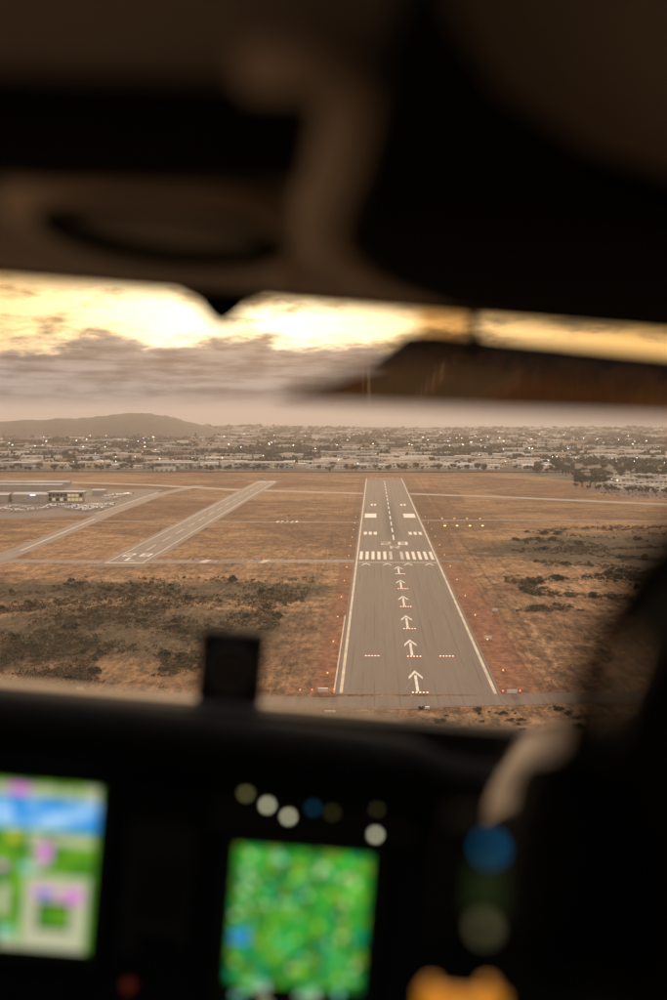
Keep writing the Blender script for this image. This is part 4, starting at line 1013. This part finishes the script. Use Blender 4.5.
b = MB(); p = P(462, 1000, .95); b.box((p.x, p.y, p.z - .004), (.056, .006, .018)); b.build('amber_screen', emis('amber_screen_glow', (1.0, .34, .02), .6), ped)
for a in (432, 488): b = MB(); p = P(a, 988, .95); b.lathe([(.001, -.004), (.0045, -.003), (.0045, .004)], (p.x, p.y, p.z), 14, 0, 'Y'); b.build('amber_key', MATS['amber_screen_glow'], ped)
b = MB(); b.box((P(462, 1000, .95).x, 1.15, -.78), (.26, .36, .60)); b.build('pedestal_body', K_panel, ped, bevel=.01)

# ------------------------------------------------------------------ copilot in the right seat, seen from behind
def skin_body(name, pts, edges, rad, root, m, parent):
    me = bpy.data.meshes.new(name); me.from_pydata(pts, edges, []); me.materials.append(m)
    o = link(name, me, parent); o.modifiers.new('skin', 'SKIN')
    for i, r in enumerate(rad): me.skin_vertices[0].data[i].radius = (r, r) if not isinstance(r, tuple) else r
    me.skin_vertices[0].data[root].use_root = True
    o.modifiers['skin'].use_smooth_shade = True
    s = o.modifiers.new('sub', 'SUBSURF'); s.levels = 1; s.render_levels = 2
    return o
K_jack = mat('dark_jacket', (.012, .012, .014), (.009, .009, .010), 40, .95, .02)
K_hair = mat('dark_hair', (.012, .009, .007), (.008, .006, .005), 120, .9, .03)
K_skin = mat('skin', (.30, .18, .12), (.27, .16, .105), 40, .55, .35)
HC = P(818, 845, .53)
per = empty('person'); per.matrix_world = CK @ Matrix.Translation(Vector((HC.x, HC.y, 0)))
tag(per, 'person in dark jacket and headset in the right seat, seen from behind, looking ahead', 'person')
hz = HC.z
pts = [(0, -.06, -.80), (0, -.05, -.62), (0, -.03, -.45), (0, 0, hz - .215), (0, .005, hz - .12),
       (-.17, 0, hz - .25), (-.25, .08, -.56), (-.20, .34, -.70), (-.17, .42, -.72),
       (.17, 0, hz - .25), (.25, .08, -.56), (.20, .34, -.70), (.17, .42, -.72),
       (-.10, .02, -.84), (-.14, .46, -.80), (-.13, .55, -1.16), (.10, .02, -.84), (.14, .46, -.80), (.13, .55, -1.16), (-.13, .66, -1.19), (.13, .66, -1.19)]
ed = [(0, 1), (1, 2), (2, 3), (3, 4), (3, 5), (5, 6), (6, 7), (7, 8), (3, 9), (9, 10), (10, 11), (11, 12), (0, 13), (13, 14), (14, 15), (0, 16), (16, 17), (17, 18), (15, 19), (18, 20)]
rad = [(.15, .11), (.14, .105), (.17, .11), (.085, .075), .05, .07, .05, .037, .03, .07, .05, .037, .03, .085, .068, .05, .085, .068, .05, .04, .04]
skin_body('body', pts, ed, rad, 0, K_jack, per)
for s in (-1, 1):          # hands resting on the knees, five fingers each
    hp = [(s * .17, .43, -.715), (s * .165, .50, -.712)]; he = [(0, 1)]; hr = [.026, .030]
    for i in range(4):
        x = s * .165 + (i - 1.5) * .021; L = (.072, .080, .076, .060)[i]; o_ = len(hp)
        hp += [(x, .525, -.708), (x, .525 + L * .55, -.712), (x, .525 + L, -.732)]; he += [(1, o_), (o_, o_ + 1), (o_ + 1, o_ + 2)]; hr += [.010, .009, .0075]
    o_ = len(hp); hp += [(s * .165 - s * .035, .49, -.716), (s * .165 - s * .055, .525, -.722)]; he += [(0, o_), (o_, o_ + 1)]; hr += [.011, .009]
    skin_body('hand', hp, he, hr, 0, K_skin, per)
# head: one shaped surface with brow, nose, chin; facing forward (+y)
b = MB(); nu, nv = 28, 22
for j in range(nv + 1):
    th = math.pi * j / nv
    for i in range(nu):
        q = 2 * math.pi * i / nu; x, y, z = math.sin(th) * math.cos(q), math.sin(th) * math.sin(q), math.cos(th)
        X, Y, Z = x * .076, y * .098, z * .118
        if Z < 0: X *= 1 - .32 * (-z) ** 1.3; Y = Y * (1 - .10 * (-z)) + .012 * (-z)
        if y > .75: g_ = math.exp(-(x / .13) ** 2 - ((z + .12) / .16) ** 2); Y += .024 * g_; Y -= .008 * math.exp(-((abs(x) - .32) / .14) ** 2 - ((z - .08) / .1) ** 2); Y += .006 * math.exp(-(x / .3) ** 2 - ((z + .5) / .07) ** 2)
        b.v.append((X, Y, Z))
for j in range(nv):
    for i in range(nu): b.f.append((j * nu + i, (j + 1) * nu + i, (j + 1) * nu + (i + 1) % nu, j * nu + (i + 1) % nu)); b.m.append(0)
hd = b.build('head', K_skin, per, (0, .01, hz), .12, smooth=True)
b = MB()
for j in range(15):
    th = math.pi * j / 18
    for i in range(nu):
        q = 2 * math.pi * i / nu; x, y, z = math.sin(th) * math.cos(q), math.sin(th) * math.sin(q), math.cos(th); k_ = 1.0 + .02 * math.sin(9 * q + 3 * th) + .015 * math.sin(17 * q)
        if y > .25 and z < .55: k_ *= .86
        b.v.append((x * .088 * k_, y * .108 * k_ - .006, z * .126 * k_))
for j in range(14):
    for i in range(nu): b.f.append((j * nu + i, (j + 1) * nu + i, (j + 1) * nu + (i + 1) % nu, j * nu + (i + 1) % nu)); b.m.append(0)
b.build('hair', K_hair, hd, smooth=True)
for s in (-1, 1):
    b = MB(); b.lathe([(.004, -.012), (.024, -.012), (.03, 0), (.012, .012)], (s * .078, -.005, -.01), 14, 0, 'X'); b.build('ear', K_skin, hd, smooth=True)
    b = MB(); b.lathe([(.002, -.008), (.008, -.006), (.010, 0), (.002, .006)], (s * .030, .083, .010), 12, 0, 'Y'); b.build('eye', M_white, hd, smooth=True)
b = MB(); b.tube([(-.022, .094, -.058), (0, .100, -.057), (.022, .094, -.058)], [.002, .005, .002], 8); b.build('mouth', mat('lips', (.28, .12, .10), None, 50, .5), hd)
hs = empty('headset', (0, .01, hz), .12, per)
b = MB(); b.tube([(.098 * math.cos(a), -.008, .03 + .108 * math.sin(a)) for a in [math.pi * i / 14 for i in range(15)]], .009, 8); b.build('headband', K_black, hs, smooth=True)
for s in (-1, 1): b = MB(); b.lathe([(.01, -.02), (.04, -.018), (.044, 0), (.034, .022)], (s * .098, -.006, -.012), 18, 0, 'X'); b.build('ear_cup', K_black, hs, smooth=True)
b = MB(); b.tube([(-.11, .01, -.03), (-.10, .08, -.065), (-.04, .125, -.07)], .004, 8); b.build('microphone', K_black, hs)
seat = empty('pilot_seat'); seat.matrix_world = CK @ Matrix.Translation(Vector((HC.x, HC.y, 0))); tag(seat, 'black leather pilot seat that the person in the headset sits in', 'seat')
b = MB(); b.box((0, -.19, hz - .42), (.46, .10, .44)); b.build('backrest', K_black, seat, bevel=.03)
b = MB(); b.box((.02, -.19, hz - .125), (.24, .07, .13)); b.build('headrest', K_black, seat, bevel=.025)
b = MB(); b.box((0, .12, -.97), (.46, .52, .12)); b.build('cushion', K_black, seat, bevel=.03)
b = MB(); b.box((0, .12, -1.14), (.3, .36, .22)); b.build('pedestal', K_panel, seat)

# ------------------------------------------------------------------ haze
m = bpy.data.materials.new('haze_air'); m.use_nodes = True; nt = m.node_tree; nt.nodes.clear()
pv = nt.nodes.new('ShaderNodeVolumePrincipled'); pv.inputs['Color'].default_value = (.96, .86, .80, 1); pv.inputs['Density'].default_value = 0.8e-4; pv.inputs['Anisotropy'].default_value = .35
o = nt.nodes.new('ShaderNodeOutputMaterial'); nt.links.new(pv.outputs[0], o.inputs['Volume'])
b = MB(); b.box((0, 5400, 0), (25000, 14000, 264)); hz_ = b.build('haze', m); tag(hz_, kind='stuff')
hz_.location.z = -2
